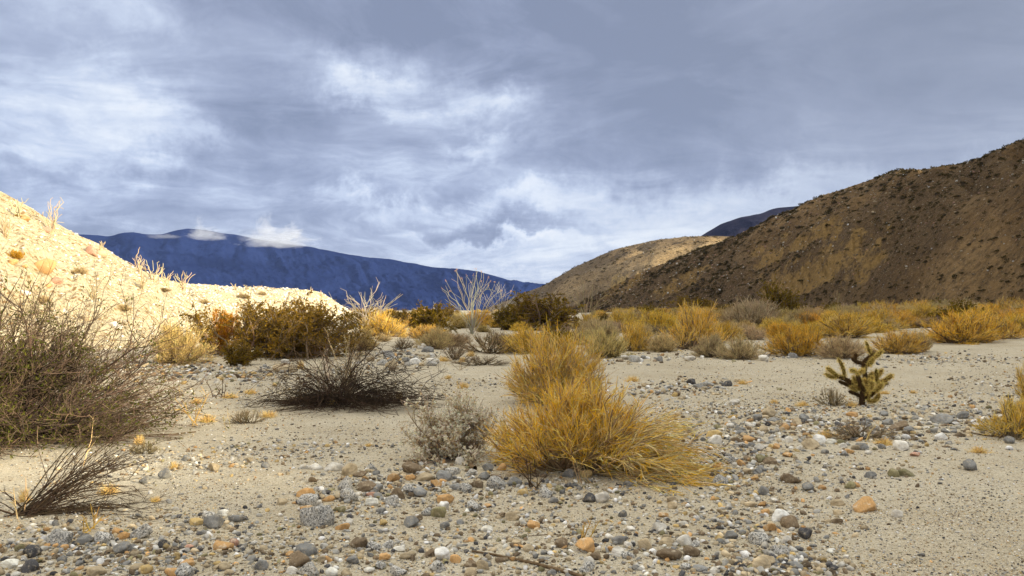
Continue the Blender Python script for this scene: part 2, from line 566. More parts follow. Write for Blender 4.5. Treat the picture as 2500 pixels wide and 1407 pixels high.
# ------------------------------------------------------------------ hills
def hill(name, cols, mat, rows=90, back=1.5, prof=1.0, toe_p=1.25, amp=.5, nscale=.12, ochre=None, step=.0022, seed=0.0, gul=0.0, drop=.3):
    """cols: list of (azimuth, r_toe, z_toe, r_crest, z_crest).  A height field with its foot on the valley floor and its crest line where the list says."""
    c = np.array(sorted(cols))
    a = np.arange(c[0, 0], c[-1, 0], step)
    a_tab = c[:, 0]
    rt, zt, rc, zc = (np.interp(a, a_tab, c[:, i]) for i in (1, 2, 3, 4))
    if step > .0:
        k = np.hanning(9)
        k /= k.sum()
        sm_ = lambda v: np.convolve(np.pad(v, 4, mode='edge'), k, mode='valid')
        rt, zt, rc, zc = map(sm_, (rt, zt, rc, zc))
    s = np.concatenate([np.linspace(0, 1, rows), 1 + np.linspace(0, back, rows // 3)[1:]])
    S, A = np.meshgrid(s, a)
    RT, ZT, RC, ZC = (v[:, None] for v in (rt, zt, rc, zc))
    R_ = RT + (RC - RT) * S
    Xh, Yh = R_ * np.sin(A), R_ * np.cos(A)
    f = np.clip(S, 0, 1) ** toe_p
    f = f * (1 + prof * (1 - f)) if prof else f
    # rounded brow that never rises above the line of sight to the crest
    Zh = ZT + (ZC - ZT) * f
    lim = EYE + (ZC - EYE) * R_ / RC
    Zh = np.where(S < 1, np.minimum(Zh, lim - (1 - S) * (ZC - ZT) * .02), Zh)
    Zh = np.where(S > 1, ZC - (ZC - ZT) * drop * (S - 1) ** 1.5, Zh)
    w = np.clip(S * 5, 0, 1) * np.clip((1.02 - S) * 6, .15, 1)
    w = np.where(S > 1, .15, w)
    n = vnoise(Xh * nscale + seed, Yh * nscale + seed, 6, .55) - .5
    n2 = vnoise(Xh * nscale * 5 + seed, Yh * nscale * 5 + 3, 5, .6) - .5
    Zh = Zh + w * amp * (2.2 * n + .6 * n2)
    if gul and name in ('hill_slope', 'valley_side'):
        sp_ = vnoise(A * 13 - S * 1.9 + seed, S * 1.3 + A * 3, 4, .5)
        Zh = Zh - w * gul * 2.2 * np.clip(1 - np.abs(sp_ - .5) * 7, 0, 1)
        al = vnoise(A * 70 - S * 5 + seed, S * 4, 4, .6)
        Zh = Zh + w * gul * .8 * (al - .5)
    elif gul:
        al = vnoise(A * 26 + S * 2.2 + seed + .8 * vnoise(A * 9, S * 3, 3), S * 1.6 - A * 9, 5, .55)
        Zh = Zh + w * gul * (np.abs(al - .5) * 2 - .3)
    C = None
    P = np.stack([Xh, Yh, Zh], -1)
    if ochre:
        PX, PY = project(P)
        mask = np.zeros_like(PX)
        for (ox, oy, hw, hh, ang) in ochre:
            ca, sa = math.cos(math.radians(ang)), math.sin(math.radians(ang))
            dx, dy = PX - ox, PY - oy
            u, v = (dx * ca + dy * sa) / hw, (-dx * sa + dy * ca) / hh
            wv = vnoise(A * 90 - S * 8 + ox, S * 14 + oy, 5, .6) * 3.6 - 1.9
            mask = np.maximum(mask, np.clip(1.35 - (u * u + v * v) + wv, 0, 1))
            fl = np.clip(np.abs(vnoise(A * 260 - S * 4 + ox, S * 3 + oy, 3, .6) - .5) * 5, 0, 1)
            P[..., 2] -= np.where(S < .97, np.clip(1.3 - (u * u + v * v), 0, 1) * (1 - fl) * np.hypot(Xh, Yh) * .005, 0)
        C = np.zeros(P.shape)
        C[..., 0] = mask
        C[..., 1] = vnoise(A * 11 - S * 1.8 + seed, S * 2.2, 5, .6)
        C = C.reshape(-1, 3)
    o = new_mesh(name, P.reshape(-1, 3), grid_faces(len(a), len(s)), mat, smooth=True, col=C)
    o['kind'] = 'structure'
    return o, P, S


def cols_from(tab_crest, tab_toe, step=20):
    """crest table (px, py, depth) and foot table (px, depth)"""
    cr, to = np.array(tab_crest, float), np.array(tab_toe, float)
    out = []
    for px in np.arange(cr[0, 0], cr[-1, 0] + 1, step):
        py, Yc = np.interp(px, cr[:, 0], cr[:, 1]), np.interp(px, cr[:, 0], cr[:, 2])
        Yt = np.interp(px, to[:, 0], to[:, 1])
        p = at_depth(px, py, Yc)
        u = p[0] / Yc
        a = math.atan(u)
        zt = float(ground_z(u * Yt, Yt)) - .25
        out.append((a, Yt / math.cos(a), zt, Yc / math.cos(a), p[2]))
    return out


# far blue range
crest = [(-300, 600, 3400), (100, 582, 3400), (200, 572, 3400), (240, 574, 3400), (268, 577, 3350), (300, 568, 3300), (325, 566, 3300), (352, 572, 3350), (400, 573, 3400), (430, 564, 3450), (460, 558, 3500), (500, 561, 3500),
         (535, 568, 3500), (600, 578, 3450), (650, 588, 3400), (700, 596, 3300), (745, 602, 3250), (790, 609, 3200), (840, 618, 3150), (900, 628, 3100), (950, 632, 3050), (1000, 641, 3000), (1060, 652, 2950),
         (1110, 655, 2900), (1150, 660, 2900), (1200, 671, 2850), (1240, 683, 2850), (1275, 691, 2900), (1290, 690, 3000), (1325, 692, 3100), (1400, 702, 3100), (1600, 735, 3100)]
c = cols_from(crest, [(-300, 2000), (800, 2000), (1600, 2300)], 8)
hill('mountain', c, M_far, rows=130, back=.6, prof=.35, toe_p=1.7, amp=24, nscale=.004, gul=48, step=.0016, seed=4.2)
# dark hill peeping over the valley side
crest = [(1640, 640, 1300), (1700, 583, 1300), (1722, 568, 1300), (1760, 546, 1300), (1800, 532, 1300), (1845, 524, 1300), (1860, 522, 1300), (1878, 511, 1330), (1900, 506, 1340), (1950, 502, 1350), (2060, 500, 1400), (2300, 520, 1400)]
hill('hill_behind', cols_from(crest, [(1600, 900), (2300, 900)], 8), M_dark, rows=60, back=.6, prof=.4, toe_p=1.2, amp=5, nscale=.01, gul=16, step=.002, seed=1.7)
# far hill on the right, its brow in the sun
OCH = [(1655, 695, 80, 17, -27), (1500, 700, 14, 46, 38), (1545, 690, 10, 38, 42), (2022, 560, 38, 34, -50), (1885, 618, 62, 26, -33), (1995, 655, 175, 42, -28), (1935, 700, 120, 26, -25), (2110, 650, 60, 24, -30), (2100, 672, 22, 24, 0), (1960, 590, 40, 14, -35)]
crest = [(1180, 757, 520), (1235, 737, 500), (1270, 719, 480), (1300, 708, 470), (1330, 697, 460), (1365, 674, 455), (1400, 654, 450), (1450, 631, 445), (1500, 611, 440), (1550, 597, 440), (1600, 588, 440), (1650, 581, 440),
         (1700, 577, 440), (1745, 574, 440), (1800, 578, 440), (1900, 560, 440), (2050, 540, 440), (2200, 600, 440)]
far_hill, P_fh, S_fh = hill('hill_slope', cols_from(crest, [(1180, 420), (1400, 360), (1600, 330), (2200, 330)]), M_right_far_lit, rows=90, back=1.2, prof=.88, toe_p=1.0, amp=1.2, nscale=.05, ochre=OCH, step=.0016, seed=9.1, gul=1.5)
# long valley side on the right, continuing past the frame and behind the camera
crest = [(1360, 757, 345), (1400, 745, 335), (1480, 708, 315), (1580, 657, 292), (1700, 613, 270), (1800, 577, 252), (1830, 557, 246), (1900, 521, 228), (1960, 497, 215), (2030, 471, 205), (2100, 447, 196), (2150, 430, 190), (2200, 414, 184),
         (2245, 413, 178), (2300, 404, 168), (2340, 400, 163), (2380, 392, 157), (2430, 372, 149), (2470, 352, 144), (2510, 338, 141)]
cc = cols_from(crest, [(1360, 335), (1400, 320), (1600, 248), (1800, 190), (2000, 146), (2300, 98), (2510, 80)])
for a_ in range(34, 152, 3):
    ar = math.radians(a_)
    xt, xc = 50 - 12 * np.clip((a_ - 40) / 30, 0, 1), 92
    zc_ = 32.0 + 1.5 * math.sin(a_ * .21)
    cc.append((ar, xt / math.sin(ar), float(ground_z(xt, xt / math.tan(ar))) - .2, xc / math.sin(ar), zc_))
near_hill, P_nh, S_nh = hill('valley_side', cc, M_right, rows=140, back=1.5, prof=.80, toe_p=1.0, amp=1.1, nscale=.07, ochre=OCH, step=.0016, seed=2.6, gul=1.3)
# sunlit hill on the left
crest = [(-700, 120, 34), (-500, 215, 35), (-200, 365, 38), (0, 464, 41), (60, 498, 42), (110, 528, 43), (160, 557, 45), (200, 578, 46), (245, 596, 48), (290, 628, 50), (335, 654, 52), (370, 668, 54), (405, 682, 57), (440, 692, 62), (462, 694, 72),
         (520, 696, 84), (580, 702, 94), (640, 703, 98), (700, 705, 102), (760, 709, 106), (785, 714, 110), (810, 730, 118), (835, 748, 128), (858, 762, 142), (890, 766, 160), (930, 772, 200)]
cl_ = cols_from(crest, [(-700, 21), (-200, 26), (0, 27.5), (200, 28.5), (350, 30), (500, 42), (700, 72), (860, 120), (930, 160)], 10)
for a_ in range(-150, -46, 3):
    ar = math.radians(a_)
    xt, xc = -19.5, -36.0
    cl_.append((ar, xt / math.sin(ar), -.2, xc / math.sin(ar), 14.0))
left_hill, P_lh, S_lh = hill('sunlit_hill', cl_, M_left, rows=120, back=.8, prof=.35, toe_p=1.15, amp=.36, nscale=.35, step=.0022, seed=5.5, gul=1.0)
left_hill.name = 'hill'

# ------------------------------------------------------------------ haze and the two clouds on the range
def box_mesh(name, lo, hi, mat):
    x0, y0, z0 = lo
    x1, y1, z1 = hi
    V = np.array([(x0, y0, z0), (x1, y0, z0), (x1, y1, z0), (x0, y1, z0), (x0, y0, z1), (x1, y0, z1), (x1, y1, z1), (x0, y1, z1)], float)
    F = np.array([(0, 3, 2, 1), (4, 5, 6, 7), (0, 1, 5, 4), (1, 2, 6, 5), (2, 3, 7, 6), (3, 0, 4, 7)])
    return new_mesh(name, V, F, mat)


hm, N = new_mat('haze_air')
v = N.n('ShaderNodeVolumePrincipled', {'Color': (.30, .46, 1.0, 1), 'Density': 0.000032, 'Anisotropy': 0.0})
N.n('ShaderNodeOutputMaterial', {1: v.outputs[0]})
box_mesh('haze', (-4500, -4500, -3.0), (4500, 4500, 700), hm)['kind'] = 'stuff'


def cloud(px, py, hw, hh, Y, label, seed, dens):
    dens *= .8
    m, N = new_mat('cloud_vapour')
    tc = N.n('ShaderNodeTexCoord').outputs['Object']
    sx, sy, sz = hw / FP * Y, hw / FP * Y * .8, hh / FP * Y
    q = N.vmath('MULTIPLY', tc, (1 / sx, 1 / sy, 1 / sz)).outputs[0]
    ns = N.noise(N.vmath('ADD', q, (seed, seed, 0)).outputs[0], 1.6, 9, .68, 1.0).outputs[0]
    # flat base, tufted top
    sp = N.n('ShaderNodeSeparateXYZ', {0: q})
    zz = N.math('ADD', sp.outputs[2], .55)
    up = N.math('MULTIPLY', zz, N.math('ADD', N.math('MULTIPLY', N.math('GREATER_THAN', 0.0, zz), 2.2), 0.62))
    x2 = N.math('MULTIPLY', sp.outputs[0], sp.outputs[0])
    r2 = N.math('ADD', N.math('ADD', x2, N.math('MULTIPLY', sp.outputs[1], sp.outputs[1])), N.math('MULTIPLY', up, up))
    d = N.math('SUBTRACT', N.math('ADD', N.math('MULTIPLY', ns, 4.6), -1.55), r2)
    d = N.math('MULTIPLY', N.math('MULTIPLY', d, 2.5, True), dens)
    vol = N.n('ShaderNodeVolumePrincipled', {'Color': (.86, .91, 1, 1), 'Density': d, 'Anisotropy': 0.0})
    N.n('ShaderNodeOutputMaterial', {1: vol.outputs[0]})
    o = box_mesh('cloud', (-sx * 1.15, -sy * 1.15, -sz * 1.1), (sx * 1.15, sy * 1.15, sz * 1.5), m)
    o.location = at_depth(px, py, Y)
    tag(o, label, 'cloud', 'clouds caught on the blue mountain')


cloud(487, 552, 15, 26, 2900, 'thin plume rising from the cloud on the highest hump of the blue mountain', 2.2, .012)
cloud(647, 550, 24, 32, 2850, 'plume rising at the left end of the broad cloud on the mountain ridge', 4.4, .012)
cloud(714, 560, 24, 26, 2850, 'rounded puff rising at the right end of the broad mountain cloud', 7.4, .010)
cloud(502, 570, 56, 20, 2900, 'small wispy cloud sitting on the highest hump of the blue mountain', 1.3, .010)
cloud(672, 580, 98, 28, 2850, 'broad white cloud lying on the blue mountain ridge right of its highest hump', 6.1, .010)
cloud(398, 576, 48, 7, 3000, 'thin low streak of cloud on the ridge between the two left humps of the mountain', 3.3, .005)

# ------------------------------------------------------------------ stone shapes
def icosphere(sub):
    t = (1 + 5 ** .5) / 2
    V = [(-1, t, 0), (1, t, 0), (-1, -t, 0), (1, -t, 0), (0, -1, t), (0, 1, t), (0, -1, -t), (0, 1, -t), (t, 0, -1), (t, 0, 1), (-t, 0, -1), (-t, 0, 1)]
    F = [(0, 11, 5), (0, 5, 1), (0, 1, 7), (0, 7, 10), (0, 10, 11), (1, 5, 9), (5, 11, 4), (11, 10, 2), (10, 7, 6), (7, 1, 8), (3, 9, 4), (3, 4, 2), (3, 2, 6), (3, 6, 8), (3, 8, 9), (4, 9, 5), (2, 4, 11), (6, 2, 10), (8, 6, 7), (9, 8, 1)]
    V = [np.array(v) / np.linalg.norm(v) for v in V]
    for _ in range(sub):
        mid, nf = {}, []
        def m(a, b):
            k = (min(a, b), max(a, b))
            if k not in mid:
                v = V[a] + V[b]
                V.append(v / np.linalg.norm(v))
                mid[k] = len(V) - 1
            return mid[k]
        for a, b, c in F:
            ab, bc, ca = m(a, b), m(b, c), m(c, a)
            nf += [(a, ab, ca), (b, bc, ab), (c, ca, bc), (ab, bc, ca)]
        F = nf
    return np.array(V), np.array(F)


ICO = {k: icosphere(k) for k in (0, 1, 2, 3)}


def stone_verts(sub, angular, r):
    D, F = ICO[sub]
    k = 9 if angular else 14
    nrm = unit(r.normal(size=(k, 3)))
    dist = r.uniform(.50, 1.0, k) if angular else r.uniform(.74, 1.05, k)
    q = np.maximum(D @ nrm.T, 1e-3)
    lim = dist[None] / q
    p = 26 if angular else 9
    rad = (lim ** -p).sum(1) ** (-1 / p)
    rad = np.minimum(rad, 1.25)
    V = D * rad[:, None]
    if sub >= 2:
        V *= 1 + .03 * np.sin(D @ r.normal(size=3) * 7 + 1)[:, None] + .02 * np.sin(D @ r.normal(size=3) * 15)[:, None]
    V -= (V.max(0) + V.min(0)) / 2
    V /= (V.max(0) - V.min(0)).max()
    return V, F


STONE = {}
sr = np.random.default_rng(21)
for kind in ('G', 'S', 'Q'):
    for ang in (0, 1):
        for i in range(6):
            V, F = stone_verts(3, ang, sr)
            STONE[(kind, ang, i)] = new_mesh('stone_shape', V, F, M_st[kind], smooth=True, link=False)
LOW = [stone_verts(0, 1, sr) for _ in range(24)]
MIDS = [stone_verts(1, i % 3 > 0, sr) for i in range(24)]
PAL = {'G': (.46, .45, .42), 'S': (.27, .272, .268), 'O': (.55, .33, .14), 'W': (.80, .77, .70), 'B': (.185, .135, .085), 'T': (.54, .44, .29), 'L': (.25, .225, .12), 'P': (.50, .29, .21), 'D': (.075, .075, .082), 'Y': (.58, .42, .18)}


def scatter_mesh(name, pts, size, colr, shapes, mat, flat=(.35, .85), smooth=False, sink=.15, parent=None, align=None):
    """many small stones joined in one mesh"""
    n = len(pts)
    which = rng.integers(len(shapes), size=n)
    VV, FF, CC, off = [], [], [], 0
    for k, (V, F) in enumerate(shapes):
        i = np.where(which == k)[0]
        if not len(i):
            continue
        m = len(i)
        a = rng.random(m) * 2 * pi
        s3 = np.stack([size[i], size[i] * rng.uniform(.6, 1, m), size[i] * rng.uniform(flat[0], flat[1], m)], -1)
        W_ = V[None] * s3[:, None]
        ca, sa = np.cos(a)[:, None], np.sin(a)[:, None]
        tl = rng.normal(0, .25, (m, 1))
        z = W_[..., 2] + tl * W_[..., 0]
        x, y = W_[..., 0] * ca - W_[..., 1] * sa, W_[..., 0] * sa + W_[..., 1] * ca
        Q = np.stack([x, y, z + s3[:, 2:3] * (.5 - sink)], -1) + pts[i][:, None]
        VV.append(Q.reshape(-1, 3))
        FF.append((F[None] + (off + np.arange(m) * len(V))[:, None, None]).reshape(-1, 3))
        CC.append(np.repeat(colr[i], len(V), axis=0))
        off += m * len(V)
    o = new_mesh(name, np.concatenate(VV), [np.concatenate(FF)], mat, parent=parent, smooth=smooth, col=np.concatenate(CC))
    return o


def hill_points(P, S, n, smin=.02, smax=1.02, inframe=True):
    ok = (S > smin) & (S < smax)
    i, j = np.where(ok[:-1, :-1])
    # equal area
    a = np.linalg.norm(np.cross(P[i + 1, j] - P[i, j], P[i, j + 1] - P[i, j]), axis=1)
    px, py = project(P[i, j])
    vis = (px > -80) & (px < 2580) if inframe else np.ones(len(i), bool)
    a = a * vis
    k = rng.choice(len(i), size=n, p=a / a.sum())
    i, j = i[k], j[k]
    u, v = rng.random((n, 1)), rng.random((n, 1))
    return (P[i, j] * (1 - u) + P[i + 1, j] * u) * (1 - v) + (P[i, j + 1] * (1 - u) + P[i + 1, j + 1] * u) * v


def pal(keys, n, var=.3):
    base = np.array([PAL[k] for k in keys])[rng.integers(len(keys), size=n)]
    return np.clip(base * (1 + var * (rng.random((n, 1)) * 2 - 1)), .01, .85)


# rubble of the sunlit hill: too many to count
p = hill_points(P_lh, S_lh, 12000, .01, 1.0)
dist = np.linalg.norm(p, axis=1)
sz = .04 + .17 * rng.random(len(p)) ** 4 + (rng.random(len(p)) < .015) * rng.uniform(.05, .18, len(p))
sz *= np.clip(dist / 45, .8, 2.2)
o = scatter_mesh('rubble', p, sz, np.clip(pal('TWWW', len(p), .10) * 1.12, 0, .85), LOW, M_peb, sink=.35)
tag(o, 'pale sandy rubble strewn over the sunlit hill', kind='stuff')
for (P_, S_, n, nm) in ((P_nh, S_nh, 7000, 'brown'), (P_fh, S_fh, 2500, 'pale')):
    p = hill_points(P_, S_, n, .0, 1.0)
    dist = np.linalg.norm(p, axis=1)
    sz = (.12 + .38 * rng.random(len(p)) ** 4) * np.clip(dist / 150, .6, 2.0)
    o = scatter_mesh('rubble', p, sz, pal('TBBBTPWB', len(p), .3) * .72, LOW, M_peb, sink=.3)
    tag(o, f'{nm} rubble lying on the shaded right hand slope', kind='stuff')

# ------------------------------------------------------------------ plants: shapes
def ellipsoid_len(D, Rx, Ry, H, Rxm=None):
    rx = np.where(D[:, 0] > 0, Rx, Rxm if Rxm else Rx)
    return 1 / np.sqrt((D[:, 0] / rx) ** 2 + (D[:, 1] / Ry) ** 2 + (D[:, 2] / H) ** 2)


def dome_dirs(n, tmax=80, bias=1.0):
    th = np.radians(tmax) * rng.random(n) ** bias
    ph = rng.random(n) * 2 * pi
    return np.stack([np.sin(th) * np.cos(ph), np.sin(th) * np.sin(ph), np.cos(th)], -1)


GOLD, STRAW, TANC, BARK, DKBARK = (.66, .40, .04), (.70, .50, .18), (.47, .385, .235), (.20, .145, .09), (.055, .040, .028)


def broom(n1=60, n2=10, n3=5, Rx=1., Ry=1., H=1., Rxm=None, tw=.004, base_r=.10, colors=(GOLD, STRAW), stemc=BARK, tmax=82, droop=.0, lean=0.0, bias=.62, tstart=.30, rag=.10):
    """dense broom-like shrub: returns (woody, twigs)"""
    D = dome_dirs(n1, tmax, bias)
    D[:, 0] += lean
    D = unit(D)
    L = ellipsoid_len(D, Rx, Ry, H, Rxm) * rng.uniform(.62, .90, n1)
    S = np.concatenate([rng.normal(size=(n1, 2)) * base_r, np.zeros((n1, 1))], 1)
    S[:, 2] = -.03
    P1 = grow(S, D, L, 6, droop, .10, .10)
    A = tubes(P1, taper(tw * 2.6, tw * 1.1, n1, 6), 4, shade(stemc, n1, .3))
    m = n1 * n2
    S2, D2, i2, t2 = spawn(P1, m, tstart, .97, .30)
    D2[:, 2] += .12
    L2 = L[i2] * (.52 - .2 * t2) * rng.uniform(.6, 1.3, m)
    P2 = grow(S2, D2, L2, 4, droop * .8, .10, .10)
    c2 = np.where(rng.random((m, 1)) < .5, shade(stemc, m, .3) * 1.6, shade(colors[1], m, .2))
    Bm = tubes(P2, taper(tw * 1.1, tw * .6, m, 4), 3, c2)
    k = m * n3
    S3, D3, i3, t3 = spawn(P2, k, .25, 1., .30)
    L3 = np.maximum(L2[i3] * .5, .05 * H) * rng.uniform(.5, 1.3, k)
    P3 = grow(S3, D3, L3, 3, droop * .6, .10, .05)
    # twig ends stop at an uneven outline
    q = 1 / ellipsoid_len(unit(P3), Rx, Ry, H, Rxm) if False else np.linalg.norm(P3, axis=-1) / ellipsoid_len(unit(P3).reshape(-1, 3), Rx, Ry, H, Rxm).reshape(k, 3)
    lim = 1.0 + rag * rng.normal(size=(k, 1))
    P3 = P3 * np.where(q > lim, lim / q, 1)[..., None]
    P3[..., 2] = np.maximum(P3[..., 2], 0.01)
    mixc = np.where(rng.random((k, 1)) < .62, shade(colors[0], k, .3), shade(colors[1], k, .25))
    dead_ = rng.random((k, 1)) < .12
    mixc = np.where(dead_, shade((.30, .225, .14), k, .4), mixc)
    Cm = tubes(P3, taper(tw * .62, tw * .25, k, 3), 2, mixc)
    return join([A]), join([Bm, Cm])


def leafy(n1=24, n2=12, n3=5, nl=8000, R=1., H=1., tw=.006, stemc=BARK, leafc=(.17, .13, .02), leaf=.03, tmax=60, base_r=.12, lv=.45):
    D = dome_dirs(n1, tmax, .8)
    L = ellipsoid_len(D, R, R, H) * rng.uniform(.65, .98, n1)
    S = np.concatenate([rng.normal(size=(n1, 2)) * base_r * R, np.zeros((n1, 1)) - .03], 1)
    P1 = grow(S, D, L, 7, 0, .16, .08)
    A = tubes(P1, taper(tw * 3, tw * 1.2, n1, 7), 4, shade(stemc, n1, .3))
    m = n1 * n2
    S2, D2, i2, t2 = spawn(P1, m, .25, .98, .5)
    D2[:, 2] += .15
    L2 = L[i2] * .38 * rng.uniform(.5, 1.3, m)
    P2 = grow(S2, D2, L2, 5, 0, .2, .1)
    Bm = tubes(P2, taper(tw * 1.1, tw * .6, m, 5), 3, shade(stemc, m, .3))
    k = m * n3
    S3, D3, i3, t3 = spawn(P2, k, .2, 1., .6)
    P3 = grow(S3, D3, L2[i3] * .42 * rng.uniform(.5, 1.3, k), 3, 0, .25)
    Cm = tubes(P3, taper(tw * .6, tw * .4, k, 3), 2, shade(stemc, k, .3))
    # leaves gather in clumps along the outer twigs
    Sl, Dl, il, tl = spawn(P3, nl, .1, 1., .9)
    Dl[:, 2] += .2
    clump = .45 + 1.1 * vnoise(Sl[:, 0] * 4 / R + 9, Sl[:, 2] * 5 / H + Sl[:, 1] * 3 / R + 9, 3)
    V, F, C = leaves(Sl, Dl, leaf * np.clip(clump, .5, 1.5), leafc, lv, .6)
    return join([A, Bm, Cm]), (V, [F], C)


def two_part(name, woody, fol, loc, label, cat, group=None, rz=0.0, mats=(None, None), names=('stems', 'foliage'), scale=(1, 1, 1), tint=(1, 1, 1)):
    r = empty(name, loc, rz, scale)
    tag(r, label, cat, group)
    for (V, F, C), m, nm in zip((woody, fol), mats, names):
        o = new_mesh(nm, V, F, m, parent=r, col=C)
        o.color = (*tint, 1)
    return r


# shared meshes for the many shrubs of the valley floor (unit radius 1, height 1)
def proto_broom(seed, colors, stemc=BARK, n=(85, 11, 10), tw=.0062, H=1.0, tmax=84):
    global rng
    keep, rng = rng, np.random.default_rng(seed)
    w, f = broom(n[0], n[1], n[2], rng.uniform(.85, 1.1), rng.uniform(.8, 1.), H, Rxm=rng.uniform(.75, 1.05), lean=rng.normal() * .16, rag=.17, tw=tw, base_r=.16, colors=colors, stemc=stemc, tmax=tmax)
    rng = keep
    return (new_mesh('woody_base', *w[:2], M_stem, col=w[2], link=False), new_mesh('twigs', *f[:2], M_plant, col=f[2], link=False))


def proto_leafy(seed, leafc, n=(30, 10, 4), nl=12000, leaf=.062, tw=.010, lv=.45, tmax=64):
    global rng
    keep, rng = rng, np.random.default_rng(seed)
    w, f = leafy(n[0], n[1], n[2], nl, 1., 1., tw=tw, leafc=leafc, leaf=leaf, lv=lv, tmax=tmax)
    rng = keep
    return (new_mesh('woody_base', *w[:2], M_stem, col=w[2], link=False), new_mesh('foliage', *f[:2], M_leaf, col=f[2], link=False))


GREYTAN = (.62, .49, .26)
PINKT = (.56, .43, .29)
KINDS_B = {
    'G': [proto_broom(101 + i, ((.80, .49, .045), (.82, .61, .22))) for i in range(3)],
    'O': [proto_broom(111 + i, ((.70, .38, .03), (.76, .50, .14))) for i in range(2)],
    'T': [proto_broom(121 + i, (GREYTAN, (.68, .53, .29))) for i in range(3)],
    'P': [proto_broom(131 + i, (PINKT, (.52, .40, .27)), tmax=70) for i in range(2)],
    'B': [proto_broom(141 + i, ((.30, .22, .14), (.42, .33, .22)), (.12, .09, .06), n=(40, 9, 4), tw=.007) for i in range(2)],
    'D': [proto_leafy(151 + i, (.20, .135, .020), nl=9000) for i in range(3)],
}
KN = {'G': 'rabbitbrush', 'O': 'rabbitbrush', 'T': 'burrobush', 'P': 'burrobush', 'B': 'dead_shrub', 'D': 'creosote_bush'}


def place_shrub(kind, px, py, hw, h, label, group=None, squash=.9, tint=None, name=None, cat='shrub'):
    b = on_ground(px, py)
    s = b[1] / FP
    var = KINDS_B[kind]
    W_, F_ = var[rng.integers(len(var))]
    r = empty(name or KN[kind], b, rng.random() * 2 * pi)
    k = hw * s
    k *= 1.22
    r.scale = (k * 1.08, k * squash * 1.08, h * s * 1.10)
    tag(r, label, cat, group)
    tv = 1 + .14 * (rng.random() * 2 - 1)
    t = tint or (tv, tv * rng.uniform(.96, 1.06), tv * rng.uniform(.75, 1.12))
    inst('woody_base', W_, r, color=t)
    inst('twigs' if kind != 'D' else 'foliage', F_, r, color=t)
    return r

